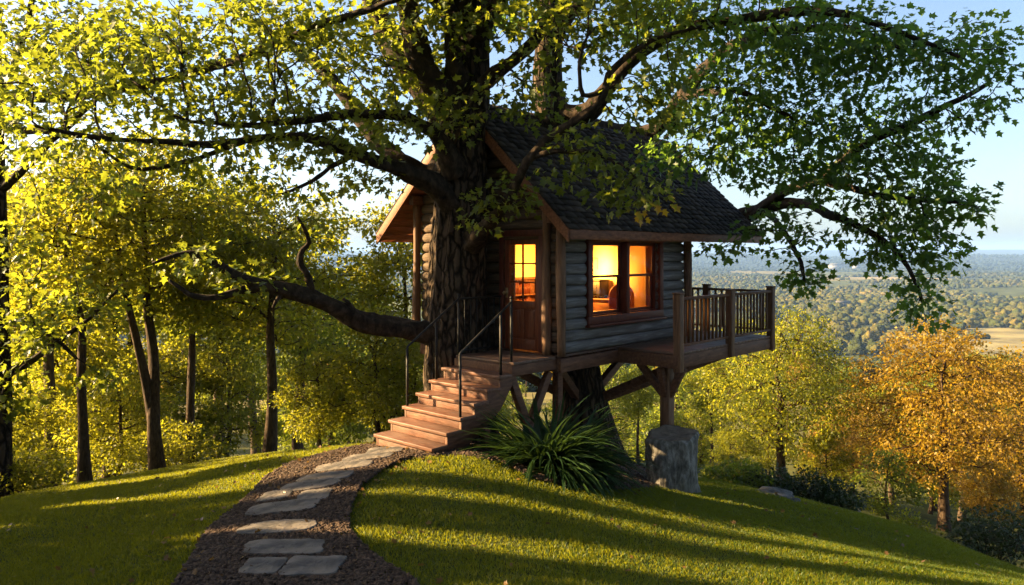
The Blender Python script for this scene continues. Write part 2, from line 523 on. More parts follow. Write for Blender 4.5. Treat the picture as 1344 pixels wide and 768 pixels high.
# ------------------------------------------------------------------ ground: one sheet out to the horizon
NA = 420
ang = np.linspace(0, 2 * PI, NA, endpoint=False)
rad = np.concatenate([[.4], np.arange(.8, 20, .28), np.geomspace(20, 13000, 150)])
RR, AA = np.meshgrid(rad, ang, indexing='ij')
GX, GY = RR * np.sin(AA), RR * np.cos(AA)
GZ = ground(GX, GY)
V = np.stack([GX, GY, GZ], -1).reshape(-1, 3)
i = np.arange(len(rad) - 1)[:, None] * NA; j = np.arange(NA)[None]; k = (j + 1) % NA
Q = np.stack([i + j, i + NA + j, i + NA + k, i + k], -1).reshape(-1, 4)
V = np.vstack([V, [0, 0, gz(0, 0)]])
j = np.arange(NA); k = (j + 1) % NA
T = np.stack([np.full(NA, len(V) - 1), j, k], -1)
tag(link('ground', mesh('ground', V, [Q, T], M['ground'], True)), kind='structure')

# sheets of mulch laid on the ground
def sheet(name, poly, mat, step=.05, lift=.035, kind='structure', amp=.02):
    poly = np.asarray(poly)[:, :2]
    lo, hi = poly.min(0) - .1, poly.max(0) + .1
    xs = np.arange(lo[0], hi[0], step); ys = np.arange(lo[1], hi[1], step)
    X, Y = np.meshgrid(xs, ys, indexing='ij')
    ed = edge_dist(poly, X, Y)
    ins = inside(poly, X, Y) | (ed < step)
    d = ed * np.where(inside(poly, X, Y), 1, -1) + (vnoise(X * 2.2, Y * 2.2) - .5) * .26
    Z = ground(X, Y) + np.where(d > 0, -.02 + (lift + .02) * sst(0, .14, d), -.05) + amp * (vnoise(X * 9, Y * 9) - .5) + amp * .8 * (vnoise(X * 19, Y * 19) - .5)
    idx = -np.ones(X.shape, int)
    ok = ins[:-1, :-1] & ins[1:, :-1] & ins[1:, 1:] & ins[:-1, 1:]
    N = X.shape[1]
    ii, jj = np.nonzero(ok)
    q = np.stack([ii * N + jj, (ii + 1) * N + jj, (ii + 1) * N + jj + 1, ii * N + jj + 1], -1)
    used = np.unique(q)
    mp_ = -np.ones(X.size, int); mp_[used] = np.arange(len(used))
    V = np.stack([X, Y, Z], -1).reshape(-1, 3)[used]
    return tag(link(name, mesh(name, V, [mp_[q]], mat, True)), kind=kind)

PATH = [hit(u, v) for u, v in [(232,768),(252,735),(272,700),(302,675),(330,650),(348,630),(378,612),(440,595),(484,587),
                               (560,598),(530,606),(500,622),(474,642),(460,668),(458,700),(492,735),(545,768)]]
PATH = [np.array([-2.3, 4.6, 0])] + PATH + [np.array([-.35, 4.6, 0])]
BED = [hit(u, v) for u, v in [(545,603),(600,600),(660,612),(705,634),(770,644),(830,646),(862,640)]]
BED += [np.array([x, y, 0]) for x, y in [(2.6,12.6),(2.2,14.2),(.6,15.0),(-1.6,14.0),(-2.2,12.4),(-1.9,10.9)]]
sheet('path', PATH, M['mulch'])
sheet('mulch_bed', BED, M['mulch'], step=.07, lift=.045)

# loose bark chips on the path and the bed
def chips(n, polys):
    P_ = []
    for poly, k in polys:
        q = np.asarray(poly)[:, :2]
        lo, hi = q.min(0), q.max(0)
        p = rng.uniform(lo, hi, (k * 3, 2))
        p = p[inside(q, p[:, 0], p[:, 1])][:k]
        P_.append(p)
    p = np.concatenate(P_)
    n = len(p)
    z = ground(p[:, 0], p[:, 1]) + .035 + rng.uniform(0, .015, n)
    c = np.c_[p, z]
    a = rng.uniform(0, 2 * PI, n); tl = rng.normal(0, .35, n); t2 = rng.normal(0, .35, n)
    L = rng.uniform(.008, .03, n); W_ = L * rng.uniform(.35, .8, n); H = rng.uniform(.004, .010, n)
    d = np.stack([np.cos(a), np.sin(a), tl], -1); d /= np.linalg.norm(d, axis=1, keepdims=True)
    b = np.stack([-np.sin(a), np.cos(a), t2], -1); b -= d * (b * d).sum(1, keepdims=True); b /= np.linalg.norm(b, axis=1, keepdims=True)
    u = np.cross(d, b)
    cs = [(-1,-1,0),(1,-.6,0),(.8,1,0),(-.9,.7,0),(-.8,-.8,1),(.8,-.5,1),(.7,.8,1),(-.7,.5,1)]
    V = np.stack([c + d * (L * q[0])[:, None] + b * (W_ * q[1])[:, None] + u * (H * q[2])[:, None] for q in cs], 1)
    f = np.array([(4,5,6,7),(0,1,5,4),(1,2,6,5),(2,3,7,6),(3,0,4,7)])
    F_ = (np.arange(n)[:, None, None] * 8 + f[None]).reshape(-1, 4)
    tag(link('bark_mulch', mesh('bark_mulch', V.reshape(-1, 3), [F_], M['chip'])), 'loose brown bark chips scattered over the path and planting bed', 'mulch', kind='stuff')
chips(1, [(PATH, 30000), (BED, 7000)])

# flagstones
STONES = [(413,751,84,30,'large blue grey flagstone lying nearest the viewer on the mulch path'),
          (344,752,58,18,'half buried dark flagstone beside the nearest large stone of the path'),
          (374,726,120,20,'long pale flagstone just behind the nearest pair of path stones'),
          (362,699,112,15,'wide flagstone sunk in mulch, second long slab up the path'),
          (372,672,98,16,'long flagstone with straight lower edge before the pair of small slabs'),
          (364,656,46,10,'smaller slab on the lawn side of the pair halfway up the path'),
          (413,656,46,10,'smaller slab on the right of the pair halfway up the path'),
          (405,643,82,10,'broad flat flagstone just beyond the pair of small slabs'),
          (428,632,78,8,'narrow flagstone where the path begins to curve to the stairs'),
          (452,617,78,11,'wide flagstone at the bend of the path below the stairs'),
          (486,605,72,9,'pale flagstone one step short of the bottom stair'),
          (508,596,52,8,'last small flagstone at the foot of the wooden stairs')]
for u, v, wpx, dpx, lab in STONES:
    c = hit(u, v)
    half = wpx / F * c[1] / 2
    y0 = hit(u, v - dpx / 2)[1]; y1 = hit(u, v + dpx / 2)[1]
    hy = max(abs(y0 - y1) / 2, .2)
    n = 34
    a = np.linspace(0, 2 * PI, n, endpoint=False)
    sq = (np.abs(np.cos(a)) ** 5 + np.abs(np.sin(a)) ** 5) ** -.2
    cor = np.interp(a, np.linspace(0, 2 * PI, 9), np.r_[(q_ := rng.uniform(.78, 1.05, 8)), q_[0]])
    k = sq * cor * (1 + .05 * (vnoise(a * 5, a * 0 + half * 90) - .5) + rng.normal(0, .008, n))
    px, py = np.cos(a) * half * k, np.sin(a) * hy * k
    mb = MB()
    rings = [(1.0, -.05), (1.0, .050), (.985, .062), (.6, .067), (.25, .064)]
    V = []
    for s_, dz in rings:
        for q in range(n):
            x, y = c[0] + px[q] * s_, c[1] + py[q] * s_
            V.append((x, y, gz(x, y) + dz + rng.uniform(-.004, .004)))
    V.append((c[0], c[1], gz(c[0], c[1]) + .066))
    Q = [(r * n + q, r * n + (q + 1) % n, (r + 1) * n + (q + 1) % n, (r + 1) * n + q) for r in range(len(rings) - 1) for q in range(n)]
    T_ = [((len(rings) - 1) * n + q, (len(rings) - 1) * n + (q + 1) % n, len(V) - 1) for q in range(n)]
    base = np.array([c[0], c[1], c[2]])
    mb.add(np.array(V) - base, [Q, T_])
    o = mb.build('flagstone', M['stone'], bevel=.004, loc=base)
    tag(o, lab, 'flagstone', 'flagstones of the path')

# ------------------------------------------------------------------ the treehouse.  local axes: x along the ridge, y to the left, z up
C0 = np.array([.73, 11.6])
RZ = math.atan2(.737, .676)
RX, RY = np.array([.676, .737]), np.array([-.737, .676])
def loc2w(x, y, z=0):
    q = C0 + RX * x + RY * y
    return np.array([q[0], q[1], z])
def w2loc(p):
    d = np.asarray(p[:2]) - C0
    return np.array([d @ RX, d @ RY, p[2]])
FL = 1.64                        # floor height
LX, LY = 3.58, 3.13              # log cabin size
house = empty('treehouse', (C0[0], C0[1], 0), RZ)
tag(house, 'log treehouse with dark shingle roof and lit window built round the big trees', 'treehouse')

# log walls: courses of rounded logs, cut where openings are
LOGH = .172
def log_run(mb, axis, a0, a1, z, face, out, th=.17, h=LOGH):
    "one log from a0 to a1 along axis, outer face bulging towards out (+1/-1) at coordinate face"
    n = max(2, int((a1 - a0) / .16))
    prof = []
    for t_ in np.linspace(-PI / 2, PI / 2, 9):
        prof.append((math.cos(t_) ** .7 * .075 if abs(t_) < PI / 2 - .01 else 0, math.sin(t_) * h / 2))
    V = []
    ph = rng.uniform(0, 50)
    for k in range(n + 1):
        a = a0 + (a1 - a0) * k / n
        s_ = 1 + .22 * (vnoise(a * 1.7 + ph, ph) - .5)
        dz = .012 * (vnoise(a * .9 + ph, ph + 9) - .5)
        for o_, q in prof:
            pt = face + out * (o_ * s_)
            V.append((a, pt, z + q * (1 + .0 * s_) + dz) if axis == 'x' else (pt, a, z + q + dz))
        V.append((a, face - out * th, z + h / 2) if axis == 'x' else (face - out * th, a, z + h / 2))
        V.append((a, face - out * th, z - h / 2) if axis == 'x' else (face - out * th, a, z - h / 2))
    m = len(prof) + 2
    Q = [(k * m + q, k * m + (q + 1) % m, (k + 1) * m + (q + 1) % m, (k + 1) * m + q) for k in range(n) for q in range(m)]
    mb.add(V, [Q, [tuple(range(m))[::-1]], [tuple(n * m + q for q in range(m))]])

RIDGE_Y, RIDGE_Z = 1.775, 5.70
EAVE_Y0, EAVE_Y1, EAVE_Z = -.45, 4.0, 3.56
SL = (RIDGE_Z - EAVE_Z) / (RIDGE_Y - EAVE_Y0)
def roof_z(y):
    return RIDGE_Z - SL * abs(y - RIDGE_Y)
WTOP = roof_z(0) - .14

def log_wall(axis, length, face, out, opens, mat, gable=False, hgt=WTOP):
    mb = MB()
    z = FL + .02 + LOGH / 2
    while True:
        lo, hi = 0.0, length
        if gable:
            if z - LOGH / 2 > roof_z(RIDGE_Y) - .3: break
            half = (RIDGE_Z - .16 - (z + LOGH / 2)) / SL
            lo, hi = max(0, RIDGE_Y - half), min(length, RIDGE_Y + half)
            if hi - lo < .15: break
        elif z + LOGH / 2 > hgt + .08: break
        segs = [(lo, hi)]
        for (a, b, z0, z1) in opens:
            if z > z0 and z < z1:
                ns = []
                for s0, s1 in segs:
                    if b <= s0 or a >= s1: ns.append((s0, s1)); continue
                    if a - s0 > .04: ns.append((s0, a))
                    if s1 - b > .04: ns.append((b, s1))
                segs = ns
        for s0, s1 in segs:
            log_run(mb, axis, s0, s1, z, face, out)
        z += LOGH
    return mb.build('wall', mat, house, smooth=False)
WIN = (.70, 2.68, 2.19, 3.38)
DOOR = (.35, 1.10, FL, 3.46)
w1 = log_wall('x', LX, 0, -1, [WIN], M['log_side']); w1['label'] = 'weathered grey log wall with the lit window'
w2 = log_wall('y', LY, 0, -1, [DOOR], M['log_front'], True); w2['label'] = 'shaded brown log gable wall with the door'
w3 = log_wall('x', LX, LY, 1, [], M['log_side'], hgt=roof_z(LY) - .14)
w4 = log_wall('y', LY, LX, 1, [(1.0, 1.8, FL, 3.5)], M['log_front'], True)
# inside lining
mb = MB(); i0 = .185
mb.box((i0, i0, FL), (WIN[0], i0 + .015, 3.9)).box((WIN[1], i0, FL), (LX - i0, i0 + .015, 3.9))
mb.box((WIN[0], i0, FL), (WIN[1], i0 + .015, WIN[2])).box((WIN[0], i0, WIN[3]), (WIN[1], i0 + .015, 3.9))
mb.box((i0, LY - i0 - .015, FL), (LX - i0, LY - i0, 3.9))
mb.box((i0, i0 + .015, FL), (i0 + .015, DOOR[0], 3.9)).box((i0, DOOR[1], FL), (i0 + .015, LY - i0 - .015, 3.9)).box((i0, DOOR[0], DOOR[3]), (i0 + .015, DOOR[1], 3.9))
mb.box((LX - i0 - .015, i0 + .015, FL), (LX - i0, LY - i0 - .015, 3.9))
mb.box((i0, i0, 3.9), (LX - i0, LY - i0, 3.92))
mb.build('inner_wall', M['plaster'], house)
mb = MB(); mb.box((.19, .19, FL), (LX - .19, LY - .19, FL + .02)); mb.build('inner_floor', M['inner_floor'], house)

# corner posts
for x, y, z1 in [(-.10, -.10, roof_z(-.1) - .16), (-.11, .17, roof_z(.17) - .16), (-.10, LY + .09, roof_z(LY + .09) - .16), (LX + .10, -.09, roof_z(-.09) - .16), (LX + .10, LY + .09, roof_z(LY + .09) - .16)]:
    mb = MB()
    z = np.linspace(FL, z1, 14)
    a = rng.uniform(0, 6)
    pts = np.c_[x + .012 * np.sin(z * 2 + a), y + .012 * np.cos(z * 1.7 + a), z]
    mb.tube(pts, .072 + .008 * np.sin(z * 3 + a), 12)
    mb.build('corner_post', M['post_wood'], house, smooth=True)

# window: trim, two double-hung units
wf = None
def window(axis_parent):
    x0, x1, z0, z1 = WIN
    T_ = .12; y0, y1 = -.115, -.02
    mb = MB()
    mb.box((x0 - T_, y0, z1), (x1 + T_, y1, z1 + T_ + .02)).box((x0 - T_, y0, z0 - T_), (x1 + T_, y1, z0))
    mb.box((x0 - T_, y0 + .003, z0), (x0, y1, z1)).box((x1, y0 + .003, z0), (x1 + T_, y1, z1))
    xm = (x0 + x1) / 2
    mb.box((xm - .042, y0 + .006, z0), (xm + .042, .085, z1))
    mb.box((x0, -.02, z0), (x0 + .02, .18, z1)).box((x1 - .02, -.02, z0), (x1, .18, z1)).box((x0 + .02, -.02, z1 - .02), (x1 - .02, .18, z1)).box((x0 + .02, -.02, z0), (x1 - .02, .18, z0 + .02))
    wo = mb.build('window', M['red_trim'], house, bevel=.006)
    mb = MB(); mb.box((x0 - T_ - .03, -.16, z0 - .165), (x1 + T_ + .03, .0, z0 - T_ - .002)); mb.build('sill', M['red_trim'], wo, bevel=.006)
    zm = (z0 + z1) / 2 + .03
    for a, b in ((x0 + .02, xm - .042), (xm + .042, x1 - .02)):
        for (c, d, yy) in ((zm - .02, z1 - .02, .0), (z0 + .02, zm + .02, .045)):
            mb = MB(); s_ = .042
            mb.box((a, yy, c), (a + s_, yy + .035, d)).box((b - s_, yy, c), (b, yy + .035, d))
            mb.box((a + s_, yy, d - s_), (b - s_, yy + .035, d)).box((a + s_, yy, c), (b - s_, yy + .035, c + s_))
            mb.build('sash', M['red_trim'], wo, bevel=.004)
            mb = MB(); mb.box((a + s_ - .005, yy + .014, c + s_ - .005), (b - s_ + .005, yy + .02, d - s_ + .005)); mb.build('pane', M['glass'], wo)
window(house)

# door
y0, y1, z0, z1 = DOOR
mb = MB(); T_ = .085
mb.box((-.10, y0 - T_, z0 + .02), (.17, y0, z1)).box((-.10, y1, z0 + .02), (.17, y1 + T_, z1)).box((-.103, y0 - T_, z1), (.17, y1 + T_, z1 + .10))
df = mb.build('door_frame', M['red_trim'], house, bevel=.006)
mb = MB(); st = .10; xa, xb = -.055, -.01
zl = z0 + .80                                     # bottom of the glazing
mb.box((xa, y0 + .005, z0 + .03), (xb, y0 + st, z1 - .005)).box((xa, y1 - st, z0 + .03), (xb, y1 - .005, z1 - .005))
mb.box((xa, y0 + st, z1 - .13), (xb, y1 - st, z1 - .005)).box((xa, y0 + st, zl - .12), (xb, y1 - st, zl)).box((xa, y0 + st, z0 + .03), (xb, y1 - st, z0 + .2))
ym = (y0 + y1) / 2
mb.box((xa + .002, ym - .04, z0 + .2), (xb, ym + .04, zl - .12))
for a, b in ((y0 + st, ym - .04), (ym + .04, y1 - st)):
    mb.box((xa + .022, a, z0 + .2), (xb, b, zl - .12)).box((xa + .008, a + .035, z0 + .24), (xa + .022, b - .035, zl - .16))
mb.box((xa + .008, ym - .012, zl), (xb - .006, ym + .012, z1 - .13))
for q in (1, 2):
    zz = zl + (z1 - .13 - zl) * q / 3
    mb.box((xa + .010, y0 + st, zz - .012), (xb - .008, ym - .012, zz + .012)).box((xa + .010, ym + .012, zz - .012), (xb - .008, y1 - st, zz + .012))
door = mb.build('door', M['door'], house, bevel=.005)
mb = MB(); mb.box((-.034, y0 + st - .004, zl - .004), (-.030, y1 - st + .004, z1 - .126)); mb.build('pane', M['glass'], door)
mb = MB(); mb.tube([(-.06, y1 - .05, z0 + .92), (-.10, y1 - .05, z0 + .92)], [.012, .012], 8).tube([(-.10, y1 - .05, z0 + .92), (-.12, y1 - .05, z0 + .92), (-.145, y1 - .05, z0 + .92)], [.02, .032, .018], 12)
mb.box((-.062, y1 - .075, z0 + .84), (-.055, y1 - .025, z0 + 1.0))
mb.build('handle', M['brass'], door, smooth=False)

# roof: boarded slabs, courses of shingles, fascias
X0, X1 = -.36, 6.08
th = .10
nrm = np.array([-(RIDGE_Z - EAVE_Z), (RIDGE_Y - EAVE_Y0)]); nrm = nrm / np.linalg.norm(nrm)   # (y,z) outward normal on the near slope
mb = MB()
k = th / nrm[1]
mb.prism([(EAVE_Y0, EAVE_Z - k), (RIDGE_Y, RIDGE_Z - k), (RIDGE_Y, RIDGE_Z), (EAVE_Y0, EAVE_Z)], X0, X1, 'x')
e1 = roof_z(EAVE_Y1)
mb.prism([(RIDGE_Y + .001, RIDGE_Z - k), (EAVE_Y1, e1 - k), (EAVE_Y1, e1), (RIDGE_Y + .001, RIDGE_Z)], X0, X1, 'x')
# underside boards
for sgn, ya, yb in ((1, EAVE_Y0, RIDGE_Y), (-1, EAVE_Y1, RIDGE_Y)):
    n = 16
    for q in range(n):
        a = ya + (yb - ya) * (q + .03) / n; b = ya + (yb - ya) * (q + .94) / n
        if sgn < 0: a, b = b, a
        mb.prism([(a, roof_z(a) - k - .018), (b, roof_z(b) - k - .018), (b, roof_z(b) - k - .001), (a, roof_z(a) - k - .001)], X0 + .01, X1 - .01, 'x')
roof = mb.build('roof', M['soffit'], house)
mb = MB()
for side in (0, 1):
    L_ = math.hypot((RIDGE_Y - EAVE_Y0) if side == 0 else (EAVE_Y1 - RIDGE_Y), RIDGE_Z - EAVE_Z)
    ns = int(L_ / .135)
    sgn = 1 if side == 0 else -1
    ey = EAVE_Y0 if side == 0 else EAVE_Y1
    dy, dz = sgn * (RIDGE_Y - EAVE_Y0), (RIDGE_Z - EAVE_Z); ll = math.hypot(dy, dz); dy /= ll; dz /= ll
    ny, nz = -dz * sgn, abs(dy)
    ez = roof_z(ey)
    for c in range(ns + 1):
        s0 = c * L_ / (ns + .5) - .045
        s1 = min(s0 + .20, L_ + .01)
        x = X0 - .03 - rng.uniform(0, .2)
        while x < X1 + .03:
            wd = rng.uniform(.14, .30)
            a, b = max(x + .004, X0 - .03), min(x + wd - .004, X1 + .03)
            x += wd
            if b - a < .02: continue
            j0 = s0 + rng.uniform(-.008, .008)
            lift = rng.uniform(0, .006)
            V = []
            for (ss, hh) in ((j0, .016 + lift), (s1, .004), (s1, .012), (j0, .034 + lift)):
                for xx in (a, b):
                    V.append((xx, ey + dy * ss + ny * hh, ez + dz * ss + nz * hh))
            mb.add(V, [[(0,1,3,2),(4,5,7,6)[::-1] if 0 else (4,6,7,5),(0,6,7,1),(0,2,4,6),(1,7,5,3),(2,3,5,4)]])
x = X0 - .03
while x < X1:
    b = min(x + .26, X1 + .03)
    mb.prism([(RIDGE_Y - .13, RIDGE_Z - .13 * SL + .035), (RIDGE_Y, RIDGE_Z + .045), (RIDGE_Y + .13, RIDGE_Z - .13 * SL + .035), (RIDGE_Y, RIDGE_Z + .02)], x + .003, b, 'x')
    x += .24
sh = mb.build('shingles', M['shingle'], roof)
for (xa, xb) in ((X0 - .032, X0 - .002), (X1 + .002, X1 + .032)):
    for ya in (EAVE_Y0 - .02, EAVE_Y1 + .02):
        mb = MB(); mb.prism([(ya, roof_z(ya) - .19), (RIDGE_Y, RIDGE_Z - .19 - .02), (RIDGE_Y, RIDGE_Z + .005), (ya, roof_z(ya) + .005)], xa, xb, 'x')
        mb.build('rake_board', M['fascia'], roof, bevel=.004)
mb = MB()
mb.box((X0, EAVE_Y0 - .03, EAVE_Z - .16), (X1, EAVE_Y0 - .002, EAVE_Z - .012)).box((X0, EAVE_Y1 + .002, e1 - .16), (X1, EAVE_Y1 + .03, e1 - .012))
mb.build('eave_board', M['fascia'], roof, bevel=.004)
# purlins carrying the porch end
for y in (-.02, LY + .02, RIDGE_Y):
    mb = MB(); zt = roof_z(y) - .165 - (.03 if y == RIDGE_Y else .0)
    mb.box((X0 + .06, y - .06, zt - .16), (X1 - .06, y + .06, zt)); mb.build('purlin', M['timber'], house, bevel=.006)
mb = MB()
mb.bar((X1 - .5, -.02, WTOP - .16), (X1 - .5, LY + .02, WTOP - .16), .1, .14)
mb.build('tie_beam', M['timber_across'], house, bevel=.006)

# platform: floor boards, joists, rim beams
DX0, DX1, DY0 = 1.45, 4.83, -1.2
LDX, LDY = -1.07, 1.17
mb = MB()
mb.box((.0, .02, FL - .04), (LX + .02, LY, FL - .002))
def boards_y(mb, xa, xb, ya, yb, wd=.135):
    x = xa
    while x < xb - .02:
        b = min(x + wd, xb)
        mb.box((x + .003, ya, FL - .035 - rng.uniform(0, .002)), (b - .003, yb, FL + rng.uniform(-.002, .003)))
        x += wd
boards_y(mb, LDX, -.11, -.02, LDY)
boards_y(mb, DX0, DX1 + .02, DY0, -.075)
boards_y(mb, LX + .08, DX1 + .02, -.074, LY)
mb.build('decking', M['deck'], house, bevel=.003)
mb = MB()
B0, B1 = FL - .245, FL - .042
mb.box((-.10, -.10, B0), (DX0 - .04, -.03, B1)).box((LDX, LDY - .06, B0), (-.1, LDY, B1)).box((LDX, -.02, B0 + .05), (-.10, .045, B1))
mb.box((LDX - .03, -.02, B0 + .05), (LDX, LDY, B1))
mb.box((DX0 - .04, DY0, B0), (DX0 + .03, -.03, B1)).box((DX0 + .03, DY0, B0), (DX1, DY0 + .07, B1)).box((DX1, DY0, B0), (DX1 + .07, LY, B1))
mb.box((-.10, LY - .07, B0), (DX1, LY, B1)).box((-.10, -.03, B0), (-.03, LY - .07, B1))
for q in range(9):
    x = .5 + q * .48
    mb.box((x, DY0 + .07 if x > DX0 else -.03, B0 + .02), (x + .05, LY - .07, B1))
mb.build('floor_beam', M['timber'], house, bevel=.006)
# porch/deck railing
rail = empty('deck_railing', (0, 0, 0)); rail.parent = house
RH = .86
for x, y, lo, r in [(DX0 + .03, DY0 + .02, B0 - .06, .062), (DX0 + 1.72, DY0 + .0, B0 + .02, .06), (DX1 + .03, DY0 + .02, B0 - .02, .062), (DX1 + .03, .15, B0, .06), (DX1 + .03, 1.55, B0, .06), (DX1 + .03, LY - .05, B0, .06)]:
    mb = MB(); mb.box((x - r, y - r, lo), (x + r, y + r, FL + RH + .05))
    mb.prism([(x - r - .012, y - r - .012), (x + r + .012, y - r - .012), (x + r + .012, y + r + .012), (x - r - .012, y + r + .012)], FL + RH + .05, FL + RH + .075, 'z')
    mb.build('post', M['post_wood'], rail, bevel=.008)
def rail_run(p, q):
    p, q = np.array(p), np.array(q)
    for nm, za, zb, wd in (('top_rail', FL + RH - .045, FL + RH, .09), ('bottom_rail', FL + .09, FL + .13, .05)):
        mb = MB(); mb.bar((*p, (za + zb) / 2), (*q, (za + zb) / 2), wd, zb - za); mb.build(nm, M['timber'], rail, bevel=.005)
    n = int(np.linalg.norm(q - p) / .125)
    for k in range(1, n):
        c = p + (q - p) * k / n
        mb = MB(); mb.box((c[0] - .017, c[1] - .017, FL + .13), (c[0] + .017, c[1] + .017, FL + RH - .045))
        mb.build('baluster', M['post_wood'], rail)
rail_run((DX0 + .09, DY0 + .02), (DX0 + 1.66, DY0 + .02)); rail_run((DX0 + 1.78, DY0 + .02), (DX1 - .03, DY0 + .02))
rail_run((DX1 + .03, DY0 + .08), (DX1 + .03, .09)); rail_run((DX1 + .03, .21), (DX1 + .03, 1.49)); rail_run((DX1 + .03, 1.61), (DX1 + .03, LY - .11))

# supports
def gl(x, y):
    q = loc2w(x, y); return gz(q[0], q[1])
px, py = 1.72, -.83
mb = MB(); mb.box((px - .085, py - .085, gl(px, py) - .3), (px + .085, py + .085, B0)); mb.build('support_post', M['post_wood'], house, bevel=.01)
for d in ((-.0, .52), (.0, -.30), (.55, 0), (-.20, 0)):
    dx, dy = d; n_ = math.hypot(dx, dy)
    mb = MB(); mb.bar((px + dx / n_ * .05, py + dy / n_ * .05, B0 - .5), (px + dx, py + dy, B0 - .02), .09, .11); mb.build('brace', M['timber'], house, bevel=.006)
T2 = w2loc((1.28, 13.75, .4))
for q in ((2.5, -.75), (4.2, -.75), (3.2, 1.8), (4.4, 1.5), (.5, .5), (.9, 2.6)):
    mb = MB(); mb.bar((T2[0], T2[1], .45), (q[0], q[1], B0 - .01), .12, .15); mb.build('brace', M['timber'], house, bevel=.008)
# stubby V braces and posts under the landing
for a, b in (((-.62, .10, .62), (-1.0, .10, B0 + .03)), ((-.62, .10, .62), (-.14, .10, B0 + .0)), ((-.62, 1.0, .62), (-1.0, 1.0, B0 + .03))):
    mb = MB(); mb.bar(a, b, .09, .12); mb.build('brace', M['timber'], house, bevel=.006)
for x, y in ((-.62, .10), (-.62, 1.0), (.25, .25)):
    mb = MB(); mb.box((x - .06, y - .06, gl(x, y) - .2), (x + .06, y + .06, .68 if x < 0 else B0)); mb.build('support_post', M['timber'], house, bevel=.008)

# the lamp that lights the room
pl = bpy.data.lights.new('room_lamp', 'POINT'); pl.energy = 88; pl.color = (1, .38, .055); pl.shadow_soft_size = .12
po = bpy.data.objects.new('room_lamp', pl); COL.objects.link(po); po.location = loc2w(2.85, 1.6, 2.8)

# things in the room
def room(name, label, cat, x, y, z=FL + .02, rz=0):
    q = loc2w(x, y, z); o = empty(name, q, RZ + rz); return tag(o, label, cat)
mb = MB(); mb.box((-.02, -.15, -.11), (.0, .15, .11)); mb.box((-.024, -.13, -.09), (-.02, .13, .09))
o = mb.build('wall_picture', surf('faded_print', [(.3,(.5,.36,.2)),(.6,(.64,.5,.3))], 6), bevel=.004); o.location = loc2w(LX - .205, 1.9, 2.98); o.rotation_euler[2] = RZ
tag(o, 'framed picture on the lit room wall seen through the window', 'picture')
c = room('cabinet', 'low dark cabinet against the lit wall inside the treehouse', 'cabinet', LX - .42, 1.62)
mb = MB(); mb.box((-.2, -.5, .05), (.2, .5, .62)).box((-.22, -.53, .62), (.21, .53, .65)); mb.build('body', M['timber_across'], c, bevel=.006)
for s_ in (-.25, .25):
    mb = MB(); mb.box((-.215, s_ - .22, .1), (-.201, s_ + .22, .57)); mb.build('door', M['timber_across'], c, bevel=.004)
c = room('wood_stove', 'small dark stove shape on the cabinet in the lit room', 'stove', LX - .42, 1.66, FL + .67)
mb = MB(); mb.box((-.15, -.22, .04), (.15, .22, .34)).box((-.17, -.24, .34), (.17, .24, .37)); mb.build('body', M['metal'], c, bevel=.01)
mb = MB(); mb.box((-.162, -.14, .09), (-.151, .14, .28)); mb.build('door', M['metal'], c, bevel=.006)
for q in ((-.12, -.17), (.12, -.17), (-.12, .17), (.12, .17)):
    mb = MB(); mb.box((q[0] - .02, q[1] - .02, 0), (q[0] + .02, q[1] + .02, .04)); mb.build('leg', M['metal'], c)
c = room('bookcase', 'dark low bookcase added behind the lower door panes to darken them', 'bookcase', 1.9, LY - .36)  # bookcase added to dim the glow through the lower door panes
mb = MB(); mb.box((-.9, -.13, 0), (-.87, .14, 1.02)).box((.87, -.13, 0), (.9, .14, 1.02)).box((-.87, .12, 0), (.87, .14, 1.02)).box((-.92, -.15, 1.02), (.92, .145, 1.05)); mb.build('case', M['timber_across'], c, bevel=.004)
for z_ in (.06, .38, .70):
    mb = MB(); mb.box((-.868, -.12, z_), (.868, .118, z_ + .025)); mb.build('shelf', M['timber_across'], c)
    mb = MB(); x_ = -.84
    while x_ < .5:
        w_ = rng.uniform(.022, .05); mb.box((x_, -.08, z_ + .026), (x_ + w_ - .003, .10, z_ + .026 + rng.uniform(.18, .27))); x_ += w_
    mb.build('books', M['red_trim'], c)
c = room('armchair', 'dark round backed chair behind the right pane of the lit window', 'chair', 2.85, .85, rz=.5)
mb = MB(); mb.box((-.24, -.24, .40), (.24, .24, .47)); mb.build('seat', M['red_trim'], c, bevel=.02)
mb = MB()
pr = [(-.24, .47)] + [(-.24 * math.cos(a), .72 + .24 * math.sin(a)) for a in np.linspace(0, PI, 12)] + [(.24, .47)]
mb.prism(pr, .20, .25, 'x'); mb.build('backrest', M['red_trim'], c, bevel=.012)
for a in (-.2, .2):
    for b in (-.2, .2):
        mb = MB(); mb.tube([(a, b, 0), (a, b, .4)], [.018, .022], 8); mb.build('leg', M['red_trim'], c)
mb = MB()
n = 40
V = []
for k_, z in enumerate(np.linspace(1.95, 3.5, 16)):
    for q in range(n):
        V.append((2.99 - .27 * (q / (n - 1)) * (1 - .5 * math.exp(-((z - 2.45) / .35) ** 2)), .235 + .02 * math.sin(q * 1.3), z))
Q = [(k_ * n + q, k_ * n + q + 1, (k_ + 1) * n + q + 1, (k_ + 1) * n + q) for k_ in range(15) for q in range(n - 1)]
cl = NT('curtain_cloth'); cl.b.inputs['Base Color'].default_value = (.62, .45, .25, 1); cl.b.inputs['Roughness'].default_value = .9
f = cl.noise(cl.coords((1, 1, 1)), 60, 3); cl.bump(f, .2, .004)
me = mesh('curtain', np.array(V), [Q], cl.m, True); o = link('curtain', me, house)
sm = o.modifiers.new('cloth', 'SOLIDIFY'); sm.thickness = .006

